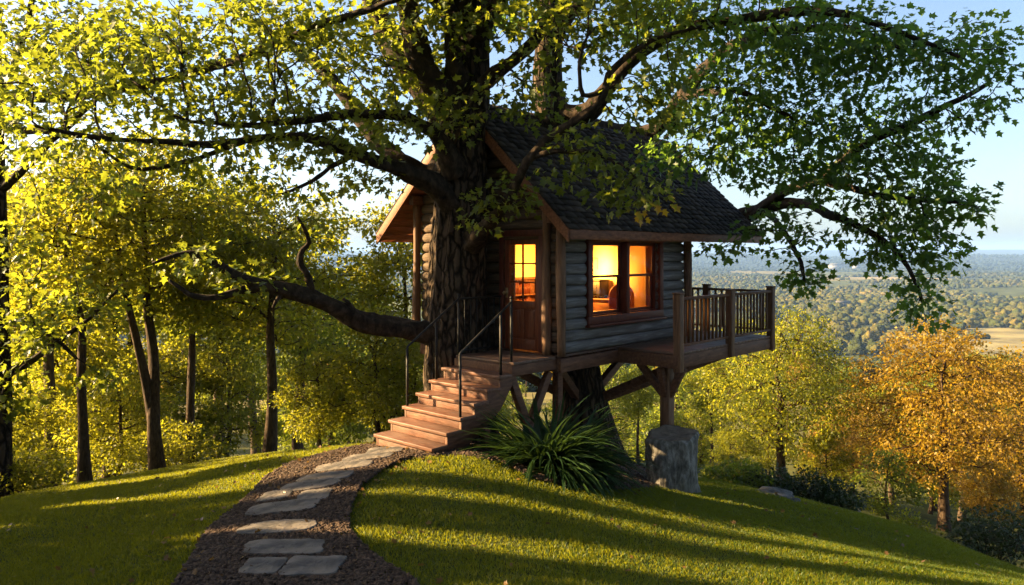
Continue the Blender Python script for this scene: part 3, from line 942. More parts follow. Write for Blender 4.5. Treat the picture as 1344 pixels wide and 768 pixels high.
# ------------------------------------------------------------------ stairs
NS = 6
zb = gz(*loc2w(-2.5, .58)[:2])
RISE = (FL - zb) / (NS + 1); RUN = .25
st = empty('stairs', loc2w(LDX - RUN * NS, LDY / 2, zb), RZ)
tag(st, 'wooden staircase of six treads with black iron handrails up to the treehouse', 'stairs')
ox, oy = LDX - RUN * NS, LDY / 2          # local origin of the stairs in house axes
hw = LDY / 2
for k in range(NS):
    z = RISE * (k + 1)
    mb = MB(); mb.box((RUN * k - .035, -hw - .02, z - .045), (RUN * (k + 1) + .004, hw + .02, z)); mb.build('tread', M['tread'], st, bevel=.007)
    mb = MB(); mb.box((RUN * k + .001, -hw + .045, z - RISE + (.0 if k else -.1)), (RUN * k + .026, hw - .045, z - .046)); mb.build('riser', M['tread'], st, bevel=.003)
mb = MB(); mb.box((RUN * NS + .001, -hw + .045, FL - zb - RISE), (RUN * NS + .022, hw - .045, FL - zb - .04)); mb.build('riser', M['tread'], st, bevel=.003)
for s_ in (-1, 1):
    poly = [(0, -.12)]
    for k in range(NS):
        poly += [(RUN * k, RISE * (k + 1) - .046), (RUN * (k + 1), RISE * (k + 1) - .046)]
    poly += [(RUN * NS - .001, RISE * NS - .16), (RUN * NS - .25, RISE * (NS - 1) - .33), (.28, -.14)]
    mb = MB(); ya, yb = (-hw, -hw + .044) if s_ < 0 else (hw - .044, hw)
    mb.prism(poly, ya, yb, 'y'); mb.build('stringer', M['timber'], st, bevel=.004)
# handrails: square bars of iron
def handrail(y, extra):
    h = empty('handrail', (0, 0, 0)); h.parent = st
    xb_, xt_ = -2.045 - ox, LDX - ox + .03
    zlo, zhi = RISE * 3 , FL - zb
    r = .0135
    mb = MB()
    A = np.array([xb_, y, zlo + .84]); B = np.array([xt_, y, zhi + .86])
    mb.tube([A - [0, 0, .03], A, A + (B - A) * .03, A + (B - A) * .5, B], [.016] * 5, 8)
    if extra:
        mb.tube([B, B + [1.0, 0, 0]], [.016, .016], 8)
    mb.build('rail', M['metal'], h, smooth=True)
    mb = MB(); mb.box((xb_ - r, y - r, zlo - .0), (xb_ + r, y + r, zlo + .83)); mb.build('post', M['metal'], h)
    mb = MB(); mb.box((xt_ - r, y - r, zhi - .22), (xt_ + r, y + r, zhi + .9)); mb.tube([(xt_, y, zhi + .9), (xt_, y, zhi + .925), (xt_, y, zhi + .94)], [.012, .026, .012], 8); mb.build('post', M['metal'], h)
    if extra:
        for k in range(1, 8):
            x = xt_ + k * .13
            mb = MB(); mb.box((x - .007, y - .007, zhi + .06), (x + .007, y + .007, zhi + .85)); mb.build('baluster', M['metal'], h)
        mb = MB(); mb.box((xt_ + .02, y - .012, zhi + .05), (xt_ + 1.0, y + .012, zhi + .075)); mb.build('bottom_rail', M['metal'], h)
        x = xb_ + .55
        mb = MB(); zz = A[2] + (B[2] - A[2]) * (x - xb_) / (xt_ - xb_); mb.box((x - r, y - r, RISE * 5), (x + r, y + r, zz)); mb.build('post', M['metal'], h)
    else:
        x = xt_ - .22
        mb = MB(); zz = A[2] + (B[2] - A[2]) * (x - xb_) / (xt_ - xb_); mb.box((x - r, y - r, RISE * 6), (x + r, y + r, zz)); mb.build('post', M['metal'], h)
handrail(hw - .03, True)
handrail(-hw + .05, False)
# ------------------------------------------------------------------ growing trees
MAPLE = (np.array([(.40,0,-.05),(0,0,0),(.14,.36,.05),(.30,.20,.0),(.62,.46,.06),(.64,.19,0),(1.0,0,-.10),(.64,-.19,0),(.62,-.46,.06),(.30,-.20,0),(.14,-.36,.05)]),
         np.array([(0, q, q % 10 + 1) for q in range(1, 11)]))
POINTED = (np.array([(0,0,0),(.45,.32,.07),(1.0,0,-.08),(.45,-.32,.07),(.45,0,-.0)]), np.array([(0,4,1),(4,2,1),(0,3,4),(4,3,2)]))

def leaves(cent, out, n, spread, size, tmpl, rg, droop=.35, flat=.65):
    "n leaves round every centre; out = outward direction of each centre"
    tv, tf = tmpl
    N = len(cent) * n
    c = np.repeat(cent, n, 0); o = np.repeat(out, n, 0)
    off = rg.normal(0, 1, (N, 3)); off /= np.linalg.norm(off, axis=1, keepdims=True)
    off *= (rg.random(N) ** .5)[:, None] * np.array([1, 1, flat]) * spread
    p = c + off
    d = off / spread * .9 + o * .5 + rg.normal(0, .45, (N, 3)); d[:, 2] -= droop
    d /= np.linalg.norm(d, axis=1, keepdims=True)
    up = rg.normal(0, .55, (N, 3)); up[:, 2] += 1
    b = np.cross(up, d); b /= np.maximum(np.linalg.norm(b, axis=1, keepdims=True), 1e-6)
    u = np.cross(d, b)
    s = size * rg.uniform(.65, 1.2, N)
    V = p[:, None] + s[:, None, None] * (tv[None, :, 0:1] * d[:, None] + tv[None, :, 1:2] * b[:, None] + tv[None, :, 2:3] * u[:, None])
    Fc = (np.arange(N)[:, None, None] * len(tv) + tf[None]).reshape(-1, tf.shape[1])
    return V.reshape(-1, 3), Fc

def grow(seed_p, seed_d, pts, rg, pen=.22, maxturn=.1):
    "attach every point to the cheapest node grown so far; returns positions, parents, directions"
    seed_p = np.asarray(seed_p); ns = len(seed_p)
    d0 = np.array([np.min(((seed_p - p) ** 2).sum(1)) for p in pts])
    pts = pts[np.argsort(d0)]
    N = ns + len(pts)
    pos = np.empty((N, 3)); pos[:ns] = seed_p; pos[ns:] = pts
    dr = np.zeros((N, 3)); dr[:ns] = seed_d
    L = np.zeros(N); par = -np.ones(N, int)
    for i in range(ns, N):
        v = pos[i] - pos[:i]
        d = np.linalg.norm(v, axis=1) + 1e-6
        cosb = (v * dr[:i]).sum(1) / d
        cost = d * (1.25 - .45 * cosb) + pen * L[:i]
        j = int(np.argmin(cost))
        par[i] = j; L[i] = L[j] + d[j]
        dd = v[j] / d[j]
        dr[i] = dd * .75 + dr[j] * .25; dr[i] /= np.linalg.norm(dr[i])
    return pos, par, dr, ns

def twigs(pos, par, dr, ns, rg, r0=.006, ex=.5, rmax=None, sides=5, seed_r=None):
    N = len(pos)
    cnt = np.ones(N)
    for i in range(N - 1, ns - 1, -1):
        if par[i] >= 0: cnt[par[i]] += cnt[i]
    Vs, Qs, Ts, n0 = [], [], [], 0
    for i in range(ns, N):
        j = par[i]
        ra = r0 * cnt[i] ** ex * 1.12; rb = r0 * cnt[i] ** ex
        if seed_r is not None and j < ns: ra = min(ra, seed_r[j] * .8); rb = min(rb, seed_r[j] * .8)
        p0, p1 = pos[j], pos[i]
        d = np.linalg.norm(p1 - p0)
        t = np.linspace(0, 1, 5)[:, None]
        m0 = dr[j] * d * .9; m1 = (p1 - p0) * .7 + dr[i] * d * .3
        h = (2 * t**3 - 3 * t**2 + 1) * p0 + (t**3 - 2 * t**2 + t) * m0 + (-2 * t**3 + 3 * t**2) * p1 + (t**3 - t**2) * m1
        h[1:4] += rg.normal(0, d * .025, (3, 3))
        V, Fs = tube(h, np.linspace(ra, rb, 5), sides)
        Vs.append(V); Qs.append(Fs[0] + n0); Ts.append(Fs[2] + n0); n0 += len(V)
    if not Vs: return np.zeros((0, 3)), []
    return np.concatenate(Vs), [np.concatenate(Qs), np.concatenate(Ts)]

def ell_points(c, r, n, rg, shell=.55):
    p = rg.normal(0, 1, (n, 3)); p /= np.linalg.norm(p, axis=1, keepdims=True)
    return np.asarray(c) + p * np.asarray(r) * (rg.random(n) ** shell)[:, None]

def thin(p, dmin):
    keep = []
    for q in p:
        if not keep or np.min(((np.array(keep) - q) ** 2).sum(1)) > dmin * dmin: keep.append(q)
    return np.array(keep)

# a background tree kind: trunk path, crown lobes; size in metres
def tree_kind(seed, H, crown0, rx, lean, rt, nclus, nleaf, size, spread, twin=False, lobes=7):
    rg = np.random.default_rng(seed)
    trunk = []
    paths = []
    def stem(dx, dy, top, r, z0=0.0, x0=0, y0=0):
        c = []
        for k in range(6):
            f = k / 5
            c.append((x0 + dx * f + rg.normal(0, .06) * (k > 0), y0 + dy * f + rg.normal(0, .06) * (k > 0), z0 + (top - z0) * f, r * (1 - .72 * f) * (1.25 if k == 0 and z0 == 0 else 1)))
        return spline(c, .25)
    paths.append(stem(lean, .1, H * .8, rt))
    if twin: paths.append(stem(lean - .9, -.3, H * .75, rt * .75, H * .13, lean * .16))
    tb = MB()
    for p in paths:
        a0 = rg.uniform(0, 6)
        tb.tube(p[:, :3], p[:, 3], 10, lambda s_, a: 1 + .10 * np.sin(a[None] * 3 + s_[:, None] * 9 + a0) + .05 * np.sin(a[None] * 7 - s_[:, None] * 20))
    # crown lobes
    pts = []
    cz = crown0 * H
    for k in range(lobes):
        a = k * 2.4 + rg.uniform(0, .8); f = (k + .5) / lobes
        z = cz + (H - cz) * (.12 + .76 * f)
        rr = rx * math.sin(PI * (.18 + .74 * f)) * .62
        c = (lean * .7 + math.cos(a) * rr, math.sin(a) * rr, z)
        s_ = rx * rg.uniform(.42, .6)
        pts.append(ell_points(c, (s_, s_, s_ * .62), nclus // lobes, rg, .45))
    pts = thin(np.concatenate(pts), spread * .80)
    seeds = np.concatenate([p[int(len(p) * .33):] for p in paths])
    sd = np.concatenate([np.gradient(p[:, :3], axis=0)[int(len(p) * .33):] for p in paths])
    sd /= np.linalg.norm(sd, axis=1, keepdims=True)
    pos, par, dr, ns = grow(seeds[:, :3], sd, pts, rg, .3)
    tv, tf = twigs(pos, par, dr, ns, rg, .0085, .5, seed_r=seeds[:, 3], sides=5)
    tb.add(tv, tf)
    V, Fs = tb.arrays()
    wood = mesh('trunk', V, Fs, M['bark_bg'], True)
    lv, lf = leaves(pos[ns:], dr[ns:], nleaf, spread, size, POINTED, rg)
    crown = mesh('crown', lv, [lf], None)
    print('kind', seed, 'clusters', len(pos) - ns, 'leaves', len(lf) // 4)
    return wood, crown

def with_mat(me, m):
    c = me.copy(); c.materials.clear(); c.materials.append(m); return c

K = {}
K['broad'] = tree_kind(1, 9.0, .36, 2.9, .3, .20, 720, 33, .17, .46)
K['tall'] = tree_kind(2, 12.0, .44, 3.0, -.5, .24, 860, 33, .18, .48, twin=True, lobes=9)
K['slim'] = tree_kind(3, 8.0, .46, 1.9, .35, .13, 480, 33, .16, .40)
K['bushy'] = tree_kind(4, 6.0, .10, 2.3, .1, .12, 700, 32, .15, .38, lobes=8)
K['oak'] = tree_kind(5, 7.6, .22, 3.3, .1, .20, 1000, 32, .13, .42, lobes=10)
K['young'] = tree_kind(6, 3.6, .16, 1.1, .05, .06, 190, 40, .12, .32)
CR = {}
def crown_of(kind, m):
    if (kind, m) not in CR: CR[kind, m] = with_mat(K[kind][1], M[m])
    return CR[kind, m]
K['shade'] = tree_kind(8, 9.0, .22, 2.6, .2, .2, 640, 80, .2, .5)
KH = {'shade': 9.0, 'broad': 9.0, 'tall': 12.0, 'slim': 8.0, 'bushy': 6.0, 'oak': 7.6, 'young': 3.6}

def tree(kind, m, u, Y, vtop, rz, label, group=None, wide=1.0, name='tree', sink=.05, flip=1):
    X = (u - 672) / F * Y
    z = gz(X, Y) - sink
    h = EYE - (vtop - HOR) / F * Y - z
    s = h / KH[kind] / .97
    e = empty(name, (X, Y, z), rz)
    e.scale = (s * wide * flip, s * wide, s)
    link('trunk', K[kind][0], e); link('crown', crown_of(kind, m), e)
    return tag(e, label, name.replace('_', ' ') if name != 'tree' else 'tree', group)

LG = 'trees on the hillside left of the treehouse'
RG = 'trees below the lawn right of the treehouse'
BG = 'trees filling the slope behind'
tree('slim', 'leaf_yellow', 112, 14.6, 190, 2.6, 'slim tree leaning left with bare dark lower trunk at the lawn edge', LG)
tree('tall', 'leaf_yellow', 207, 16.0, 175, .5, 'twin stemmed tree with thick dark forked trunk just beyond the lawn edge', LG)
tree('slim', 'leaf_green', 254, 17.5, 225, 4.4, 'thin trunked tree standing behind the twin stemmed tree', LG)
tree('broad', 'leaf_yellow', 352, 17.6, 235, .9, 'upright tree with dark trunk under the long low limb of the big tree', LG)
tree('bushy', 'leaf_yellow', 492, 14.7, 398, .0, 'low bright yellow green tree between the lawn crest and the stairs', LG)
tree('bushy', 'leaf_yellow', 420, 15.3, 455, 1.7, 'rounded bright bushy tree below the long limb, left of the brightest one', LG)
tree('slim', 'leaf_yellow', 536, 18.0, 250, 3.6, 'small leaning tree with thin trunk beside the left gable of the treehouse', LG, wide=.8)
for a in [('broad','leaf_yellow',60,20,240,1.1),('tall','leaf_yellow',140,26,215,3.0),('broad','leaf_yellow',292,27,270,4.0),
          ('broad','leaf_green',392,28,285,5.0),('tall','leaf_yellow',20,32,225,.2),('broad','leaf_green',335,40,310,2.2),
          ('bushy','leaf_yellow',545,16.2,430,.4),('bushy','leaf_green',440,33,380,2.4),('bushy','leaf_yellow',20,16.5,500,1.4),('bushy','leaf_yellow',160,18.5,470,2.7),
          ('bushy','leaf_yellow',300,24,450,3.7),('bushy','leaf_yellow',210,23,440,1.2),('bushy','leaf_yellow',110,22,430,4.2),('bushy','leaf_green',70,24,420,.9),('bushy','leaf_yellow',620,30,470,1.9)]:
    tree(*a, 'leafy green tree in the dense wood behind the front row on the left', 'trees of the dense wood on the left')
# right side
tree('oak', 'leaf_autumn', 1240, 20.0, 428, .8, 'large golden orange oak with dark spreading limbs at the right', RG)
tree('oak', 'leaf_yellow', 1026, 22.0, 412, 2.1, 'yellow green tree with forked trunk right of the deck', RG)
tree('slim', 'leaf_yellow', 934, 24.0, 468, 1.2, 'small thin tree seen under the deck railing', RG)
tree('slim', 'leaf_yellow', 838, 26.0, 478, 3.9, 'small tree seen under the deck between the braces', RG)
tree('young', 'leaf_green', 1168, 17.0, 585, 1.0, 'young bright green tree in front of the golden oak', RG)
tree('oak', 'leaf_autumn', 1345, 25.0, 455, 2.6, 'golden tree cut off by the right edge behind the oak', RG)
tree('oak', 'leaf_autumn', 1118, 27.0, 520, 4.1, 'lower golden tree between the yellow green tree and the oak', RG)
for a in [('bushy','leaf_yellow',960,19.5,560,.4),('bushy','leaf_yellow',1085,21,560,2.0),('bushy','leaf_yellow',880,23,545,3.0),('bushy','leaf_yellow',1010,30,530,1.0),
          ('broad','leaf_yellow',1170,33,500,2.0),('bushy','leaf_yellow',800,28,560,4.0),('bushy','leaf_autumn',1300,22,600,5.0),('bushy','leaf_yellow',1220,30,540,5.5),
          ('bushy','leaf_green',740,32,520,.7),('broad','leaf_green',1260,38,470,.2),('bushy','leaf_yellow',920,36,520,2.9)]:
    tree(*a, 'bushy yellow green tree among the taller trees below the right lawn', 'bushy trees below the right lawn')
k = 0
rg = np.random.default_rng(77)
for r_ in (46, 56, 68, 82, 98, 118):
    th = -.62 + rg.uniform(0, .05)
    while th < .72:
        u = 672 + math.tan(th) * F
        Y = r_ * math.cos(th) * rg.uniform(.93, 1.07)
        kind = ['broad', 'bushy', 'tall', 'oak'][int(rg.integers(0, 4))]
        m = ['leaf_green', 'leaf_yellow', 'leaf_green', 'leaf_autumn'][int(rg.integers(0, 4))] if kind != 'oak' else 'leaf_green'
        X = math.tan(th) * Y
        h = rg.uniform(6, 10)
        vt = HOR + (EYE - (gz(X, Y) + h)) / Y * F
        if rg.random() < (.75 if th < -.05 else .6):
            tree(kind, m, u, Y, vt, rg.uniform(0, 6), 'distant round crowned tree on the slope running down to the valley', 'trees on the slope down to the valley')
        th += rg.uniform(5.5, 9) / r_
# dark bushes at the lawn edge on the right
def bush(u, v, Y, wpx, hpx, label, m='leaf_bush', seed=0, cat='bush', group='bushes along the lawn edge'):
    rg = np.random.default_rng(300 + seed)
    X = (u - 672) / F * Y; z = gz(X, Y)
    w_, h_ = wpx / F * Y / 2, hpx / F * Y
    e = empty('bush', (X, Y, z)); tag(e, label, cat, group)
    pts = thin(ell_points((0, 0, h_ * .52), (w_, w_ * .8, h_ * .5), 170, rg, .4), .14)
    pts = pts[pts[:, 2] > .05]
    sp = np.array([(rg.normal(0, .05), rg.normal(0, .05), z_) for z_ in (0, .1, .2)])
    pos, par, dr, ns = grow(sp, np.tile([0, 0, 1.], (3, 1)), pts, rg, .2)
    tv, tf = twigs(pos, par, dr, ns, rg, .004, .45)
    link('stem', mesh('stem', tv, tf, M['bark_bg'], True), e)
    lv, lf = leaves(pos[ns:], dr[ns:], 34, .2, .075, POINTED, rg, .2)
    link('foliage', mesh('foliage', lv, [lf], M[m]), e)
bush(1060, 640, 14.6, 70, 50, 'dark bush on the lawn edge below the yellow green tree', seed=1)
bush(1100, 660, 14.4, 62, 48, 'darkest small bush just right of the rock on the lawn edge', seed=2)
bush(1305, 710, 14.8, 120, 85, 'broad dark bush under the golden oak at the right edge', seed=3)
bush(965, 620, 14.8, 90, 40, 'low green bush behind the cut stump', 'leaf_green', 4)
bush(1010, 630, 15.0, 80, 42, 'low shrub on the lawn edge between the stump and the dark bushes', 'leaf_bush', 5)
bush(1190, 690, 15.2, 60, 40, 'low yellow shrub at the foot of the golden oak', 'leaf_yellow', 6)
bush(30, 640, 13.4, 110, 60, 'low shrub at the far left end of the lawn edge', 'leaf_yellow', 7)
bush(232, 612, 17.0, 120, 70, 'broad low shrub filling the gap behind the twin stemmed tree', 'leaf_yellow', 11)

# ------------------------------------------------------------------ the big trees
def wpath(rows, scale=1.0):
    "rows of (u, v, Y, width in photo pixels) -> x,y,z,radius"
    return [(*P(u, v, Y), max(.012, wd / F * Y / 2 * scale)) for u, v, Y, wd in rows]

def big_tree(name, label, trunk, limbs, blobs, leafmat, seed, base_v=None, leaf=.17, nleaf=24, spread=.33, sides=110, ridge=.055, tscale=1.0):
    rg = np.random.default_rng(seed)
    tp = spline(wpath(trunk), .05)
    base = np.array([tp[0, 0], tp[0, 1], gz(tp[0, 0], tp[0, 1]) - .1])
    e = empty(name, base); tag(e, label, 'tree')
    ph = rg.uniform(0, 6, 12)
    def wob(s_, a):
        R = np.ones((len(s_), len(a)))
        for k_ in range(5):
            f = (11, 17, 23, 31, 3)[k_]
            R += ridge * (.5, .45, .35, .25, .5)[k_] * np.sin(a[None] * f + 3.5 * np.sin(s_[:, None] * (11 + 5 * k_) + ph[k_]) * .5 + ph[k_ + 5] + 2.2 * np.sin(s_[:, None] * 37 + k_) * .3)
        return R
    V, Fs = tube(tp[:, :3] - base, tp[:, 3], sides, wob)
    link('trunk', mesh('trunk', V, Fs, M['bark'], True), e)
    seeds, sd, sr = [], [], []
    for L in limbs:
        lp = spline(wpath(L), .09)
        n = len(lp)
        jit = np.cumsum(rg.normal(0, .006, (n, 3)), 0); jit -= np.linspace(0, 1, n)[:, None] * jit[-1]
        lp[:, :3] += jit
        a0 = rg.uniform(0, 6)
        V, Fs = tube(lp[:, :3] - base, lp[:, 3], 22, lambda s_, a: 1 + .22 * (vnoise(a[None] * 2.2 + a0 * 3, s_[:, None] * 26) - .5) + .16 * (vnoise(a[None] * 5 + a0 * 5, s_[:, None] * 70) - .5) + .07 * np.sin(a[None] * 4 + 9 * s_[:, None] + a0) + .09 * np.sin(s_[:, None] * 23 + a[None] * 2 + a0) + .05 * np.sin(s_[:, None] * 61 + a[None] * 3))
        link('limb', mesh('limb', V, Fs, M['bark_limb'], True), e)
        g = np.gradient(lp[:, :3], axis=0); g /= np.linalg.norm(g, axis=1, keepdims=True)
        k0 = int(n * .18)
        seeds.append(lp[k0::2, :3]); sd.append(g[k0::2]); sr.append(lp[k0::2, 3])
    ht = tp[tp[:, 2] > 4.6]
    seeds.append(ht[::4, :3] ); sd.append(np.tile([0, 0, 1.], (len(ht[::4]), 1))); sr.append(ht[::4, 3])
    seeds, sd, sr = np.concatenate(seeds), np.concatenate(sd), np.concatenate(sr)
    pts = []
    for (u, v, Y, ru, rv, ry, n) in blobs:
        c = P(u, v, Y)
        pts.append(ell_points(c, (ru / F * Y, ry, rv / F * Y), n, rg, .5))
    pts = thin(np.concatenate(pts), spread * .72)
    pos, par, dr, ns = grow(seeds, sd, pts, rg, .25)
    tv, tf = twigs(pos, par, dr, ns, rg, .0055, .48, seed_r=sr)
    lv, lf = leaves(pos[ns:], dr[ns:], nleaf, spread, leaf, MAPLE, rg, .45, .6)
    me = mesh('crown', np.concatenate([lv, tv]) - base, [lf] + [f_ + len(lv) for f_ in tf], M[leafmat])
    me.materials.append(M['bark_limb'])
    mi = np.zeros(len(me.polygons), dtype=np.int32); mi[len(lf):] = 1
    me.polygons.foreach_set('material_index', mi)
    link('crown', me, e)
    print(name, 'clusters', len(pos) - ns, 'leaves', len(lf) // 10)
    return e

big_tree('great_tree', 'huge old tree with thick furrowed trunk in front of the treehouse gable',
  [(604,604,12.3,150),(603,575,12.3,108),(602,520,12.3,88),(600,450,12.3,82),(600,380,12.3,76),(603,300,12.3,70),(607,220,12.3,64),(611,150,12.3,60),(615,80,12.3,54),(617,10,12.3,52),(618,-80,12.3,44),(622,-220,12.3,26)],
  [[(590,436,12.25,44),(560,436,12.1,32),(520,430,11.9,27),(480,424,11.7,25),(440,405,11.5,22),(400,388,11.3,20),(355,375,11.1,17),(318,364,11,15),(290,350,10.9,12),(262,333,10.8,9),(232,334,10.7,7),(200,346,10.6,4)],
   [(352,374,11.1,13),(320,380,11,11),(290,389,10.9,9),(258,388,10.8,7),(222,368,10.6,4)],
   [(408,388,11.35,10),(405,366,11.3,8),(393,345,11.25,8),(397,328,11.2,7),(406,318,11.2,6),(400,300,11.1,5),(390,285,11,3)],
   [(596,270,12.1,40),(575,248,11.9,28),(545,232,11.7,24),(510,215,11.5,20),(470,202,11.3,17),(430,186,11.1,14),(390,176,10.9,12),(340,178,10.8,10),(280,189,10.6,9),(200,184,10.4,7),(120,180,10.2,6),(40,165,10,4)],
   [(330,180,10.8,9),(290,196,10.7,7),(240,213,10.6,6),(180,222,10.5,5),(130,195,10.4,3)],
   [(600,230,12.0,34),(578,190,11.8,22),(555,170,11.6,17),(525,156,11.4,15),(480,152,11.2,12),(440,153,11,11),(390,160,10.9,9),(330,165,10.7,7),(250,160,10.5,5)],
   [(592,215,12.3,42),(562,232,12.5,28),(525,212,12.6,24),(495,185,12.8,22),(465,148,13,20),(440,112,13.1,17),(410,80,13.2,14),(370,55,13.2,11),(310,12,13.3,8),(280,-20,13.4,5)],
   [(604,150,12.2,50),(575,118,12,36),(552,82,11.9,32),(540,40,11.8,30),(533,0,11.7,28),(520,-50,11.6,24),(490,-120,11.5,16)],
   [(598,165,12.5,46),(566,132,12.7,36),(545,108,12.8,32),(524,76,12.9,30),(506,40,13,28),(492,5,13.1,25),(470,-40,13.2,20),(430,-90,13.3,12)],
   [(602,120,12.1,36),(592,70,11.9,22),(588,30,11.8,18),(586,-10,11.7,15),(575,-80,11.6,9)],
   [(620,128,12.2,32),(640,104,12,20),(668,80,11.8,17),(696,55,11.7,15),(720,25,11.6,14),(745,-5,11.4,12),(790,-50,11.2,8)],
   [(616,320,12,30),(640,295,11.6,18),(655,278,11.3,15),(672,246,11,13),(690,210,10.8,12),(715,182,10.7,11),(745,162,10.6,11),(775,140,10.5,10),(793,118,10.5,9),(798,96,10.5,8),(822,72,10.4,7),(860,50,10.3,6),(920,35,10.1,4)],
   [(694,206,10.8,9),(730,196,10.6,7),(775,198,10.5,5),(815,214,10.4,4),(840,240,10.3,3)],
   [(793,118,10.5,7),(765,125,10.4,6),(760,100,10.35,5),(762,70,10.3,4),(775,40,10.2,3)],
   [(470,420,11.65,8),(462,402,11.6,6),(450,392,11.55,4)],[(372,380,11.15,7),(362,396,11.1,5),(358,404,11.1,3)],[(300,354,10.95,6),(286,338,10.9,4),(270,326,10.8,3)],
   [(614,40,12.2,38),(606,-50,11.4,26),(590,-160,9.8,20),(600,-300,8,14),(640,-480,6,6)],  # this and the next two: unseen limbs added to carry sky-blocking crown
   [(612,60,12.2,30),(700,-60,11,20),(850,-190,9.4,14),(1050,-330,8,6)],
   [(612,40,12.2,30),(520,-70,11,20),(350,-200,9.4,14),(160,-340,8,6)],
   [(480,200,11.3,9),(440,215,11.1,6),(400,240,10.9,5),(370,255,10.8,3)]],
  [(450,60,11.8,190,85,1.6,175),(250,70,10.8,190,80,1.2,105),(90,140,10.4,120,90,.8,70),(620,15,11.6,120,45,.8,45),(548,150,11.4,80,45,.7,55),(690,120,11.4,55,45,.5,28),
   (800,25,10.6,130,55,.9,110),(760,50,11.0,60,45,.6,30),(860,130,10.6,75,55,.6,50),(770,205,10.5,60,40,.4,40),(835,250,10.3,55,45,.35,42),(815,285,10.3,18,15,.2,8),(660,255,10.9,38,38,.35,20),(632,290,11,25,18,.3,10),
   (430,175,11,120,40,.8,70),(300,140,10.8,130,50,1,80),(360,235,10.8,90,35,.5,25),(560,60,12,90,50,.8,50),(480,230,11.4,60,25,.5,14),(600,-130,11.5,420,100,2.4,170),(640,-380,8,800,170,3.6,420),(250,210,10.6,120,28,.6,30),(255,342,10.8,50,22,.3,10),(396,300,11.2,26,22,.25,7),(330,368,11.1,55,16,.25,9)],  # widest blob is unseen crown added overhead to keep sky light off the lawn
  'leaf_main', 41, leaf=.13, nleaf=18, spread=.34)

big_tree('tall_tree', 'second big tree rising behind the dark shingle roof with long limbs reaching right',
  [(768,620,13.75,135),(766,590,13.75,104),(764,560,13.75,84),(762,525,13.75,68),(757,480,13.75,58),(745,380,13.85,48),(732,250,13.9,42),(722,150,13.9,39),(719,90,13.9,37),(722,30,13.9,35),(726,-40,13.9,32),(730,-180,13.9,20)],
  [[(721,142,13.9,30),(750,150,13.7,24),(775,145,13.5,22),(800,112,13.3,19),(840,72,13,17),(880,47,12.8,16),(920,34,12.6,15),(980,25,12.4,14),(1040,16,12.2,12),(1100,18,12,10),(1160,35,11.9,8),(1210,55,11.8,6),(1260,75,11.7,4)],
   [(721,118,13.95,34),(732,138,14.7,26),(752,156,15.6,23),(798,170,16.5,22),(840,177,17.1,21),(868,160,16.5,20),(895,125,15.6,18),(925,90,14.8,16),(960,62,14.0,14),(1000,46,13.1,13),(1050,44,12.9,11),(1100,40,12.8,9),(1170,60,12.6,6),(1230,90,12.5,4)],
   [(721,135,13.95,36),(728,152,14.6,28),(738,170,15.5,24),(790,205,16.5,22),(840,232,17.2,21),(902,259,17.2,19),(962,281,16.8,17),(985,279,16.4,16),(1010,264,15.9,15),(1040,246,15.3,13),(1075,234,14.7,12),(1110,205,14,11),(1150,180,13.3,10),(1200,160,13.1,11),(1250,135,12.9,8),(1300,108,12.8,5)],
   [(970,281,16.7,13),(1020,270,15.8,13),(1060,268,15,12),(1095,285,13.7,11),(1130,300,13.4,10),(1165,322,13.2,8),(1192,350,13,6),(1210,395,12.9,4)],
   [(1075,235,14.7,11),(1110,245,14.1,10),(1150,255,13.3,8),(1200,262,13.1,6),(1260,265,12.9,4)],
   [(893,128,15.6,12),(925,120,14.6,10),(970,118,13.1,8),(1010,138,12.9,6),(1050,160,12.8,4)],
   [(721,60,13.9,24),(745,20,13.7,18),(790,-20,13.5,14),(860,-60,13.3,9)],
   [(1000,270,16.1,9),(1030,305,15.2,7),(1050,345,13.8,5),(1056,375,13.6,3)]],
  [(870,20,12.9,110,50,.9,90),(1010,45,12.6,130,60,1.2,140),(1120,75,12.3,90,60,1.1,110),(1215,70,12.2,85,50,.8,75),(1290,85,12.3,45,60,.5,40),(1290,140,12.6,35,30,.4,20),
   (960,130,13,90,50,.9,85),(1060,160,13,90,50,1,95),(1170,165,13,90,50,.9,100),(900,200,13.3,60,40,.6,40),(990,205,13.8,60,45,.7,60),(1090,225,13.6,80,50,.9,90),(1190,240,13.1,75,50,.8,95),(1245,265,13,45,45,.6,45),
   (1160,305,13.2,70,45,.7,70),(1215,330,13,40,50,.5,45),(1205,385,12.9,32,42,.4,34),(960,325,14.2,60,16,.5,16),(1030,300,14,60,30,.6,40),(1052,365,13.7,30,26,.4,20),(900,100,13.3,60,50,.6,40),(1000,-90,12.6,300,70,1.6,120),(680,20,13.9,50,40,.8,14)],
  'leaf_deep', 42, leaf=.14, nleaf=18, spread=.34, sides=40)

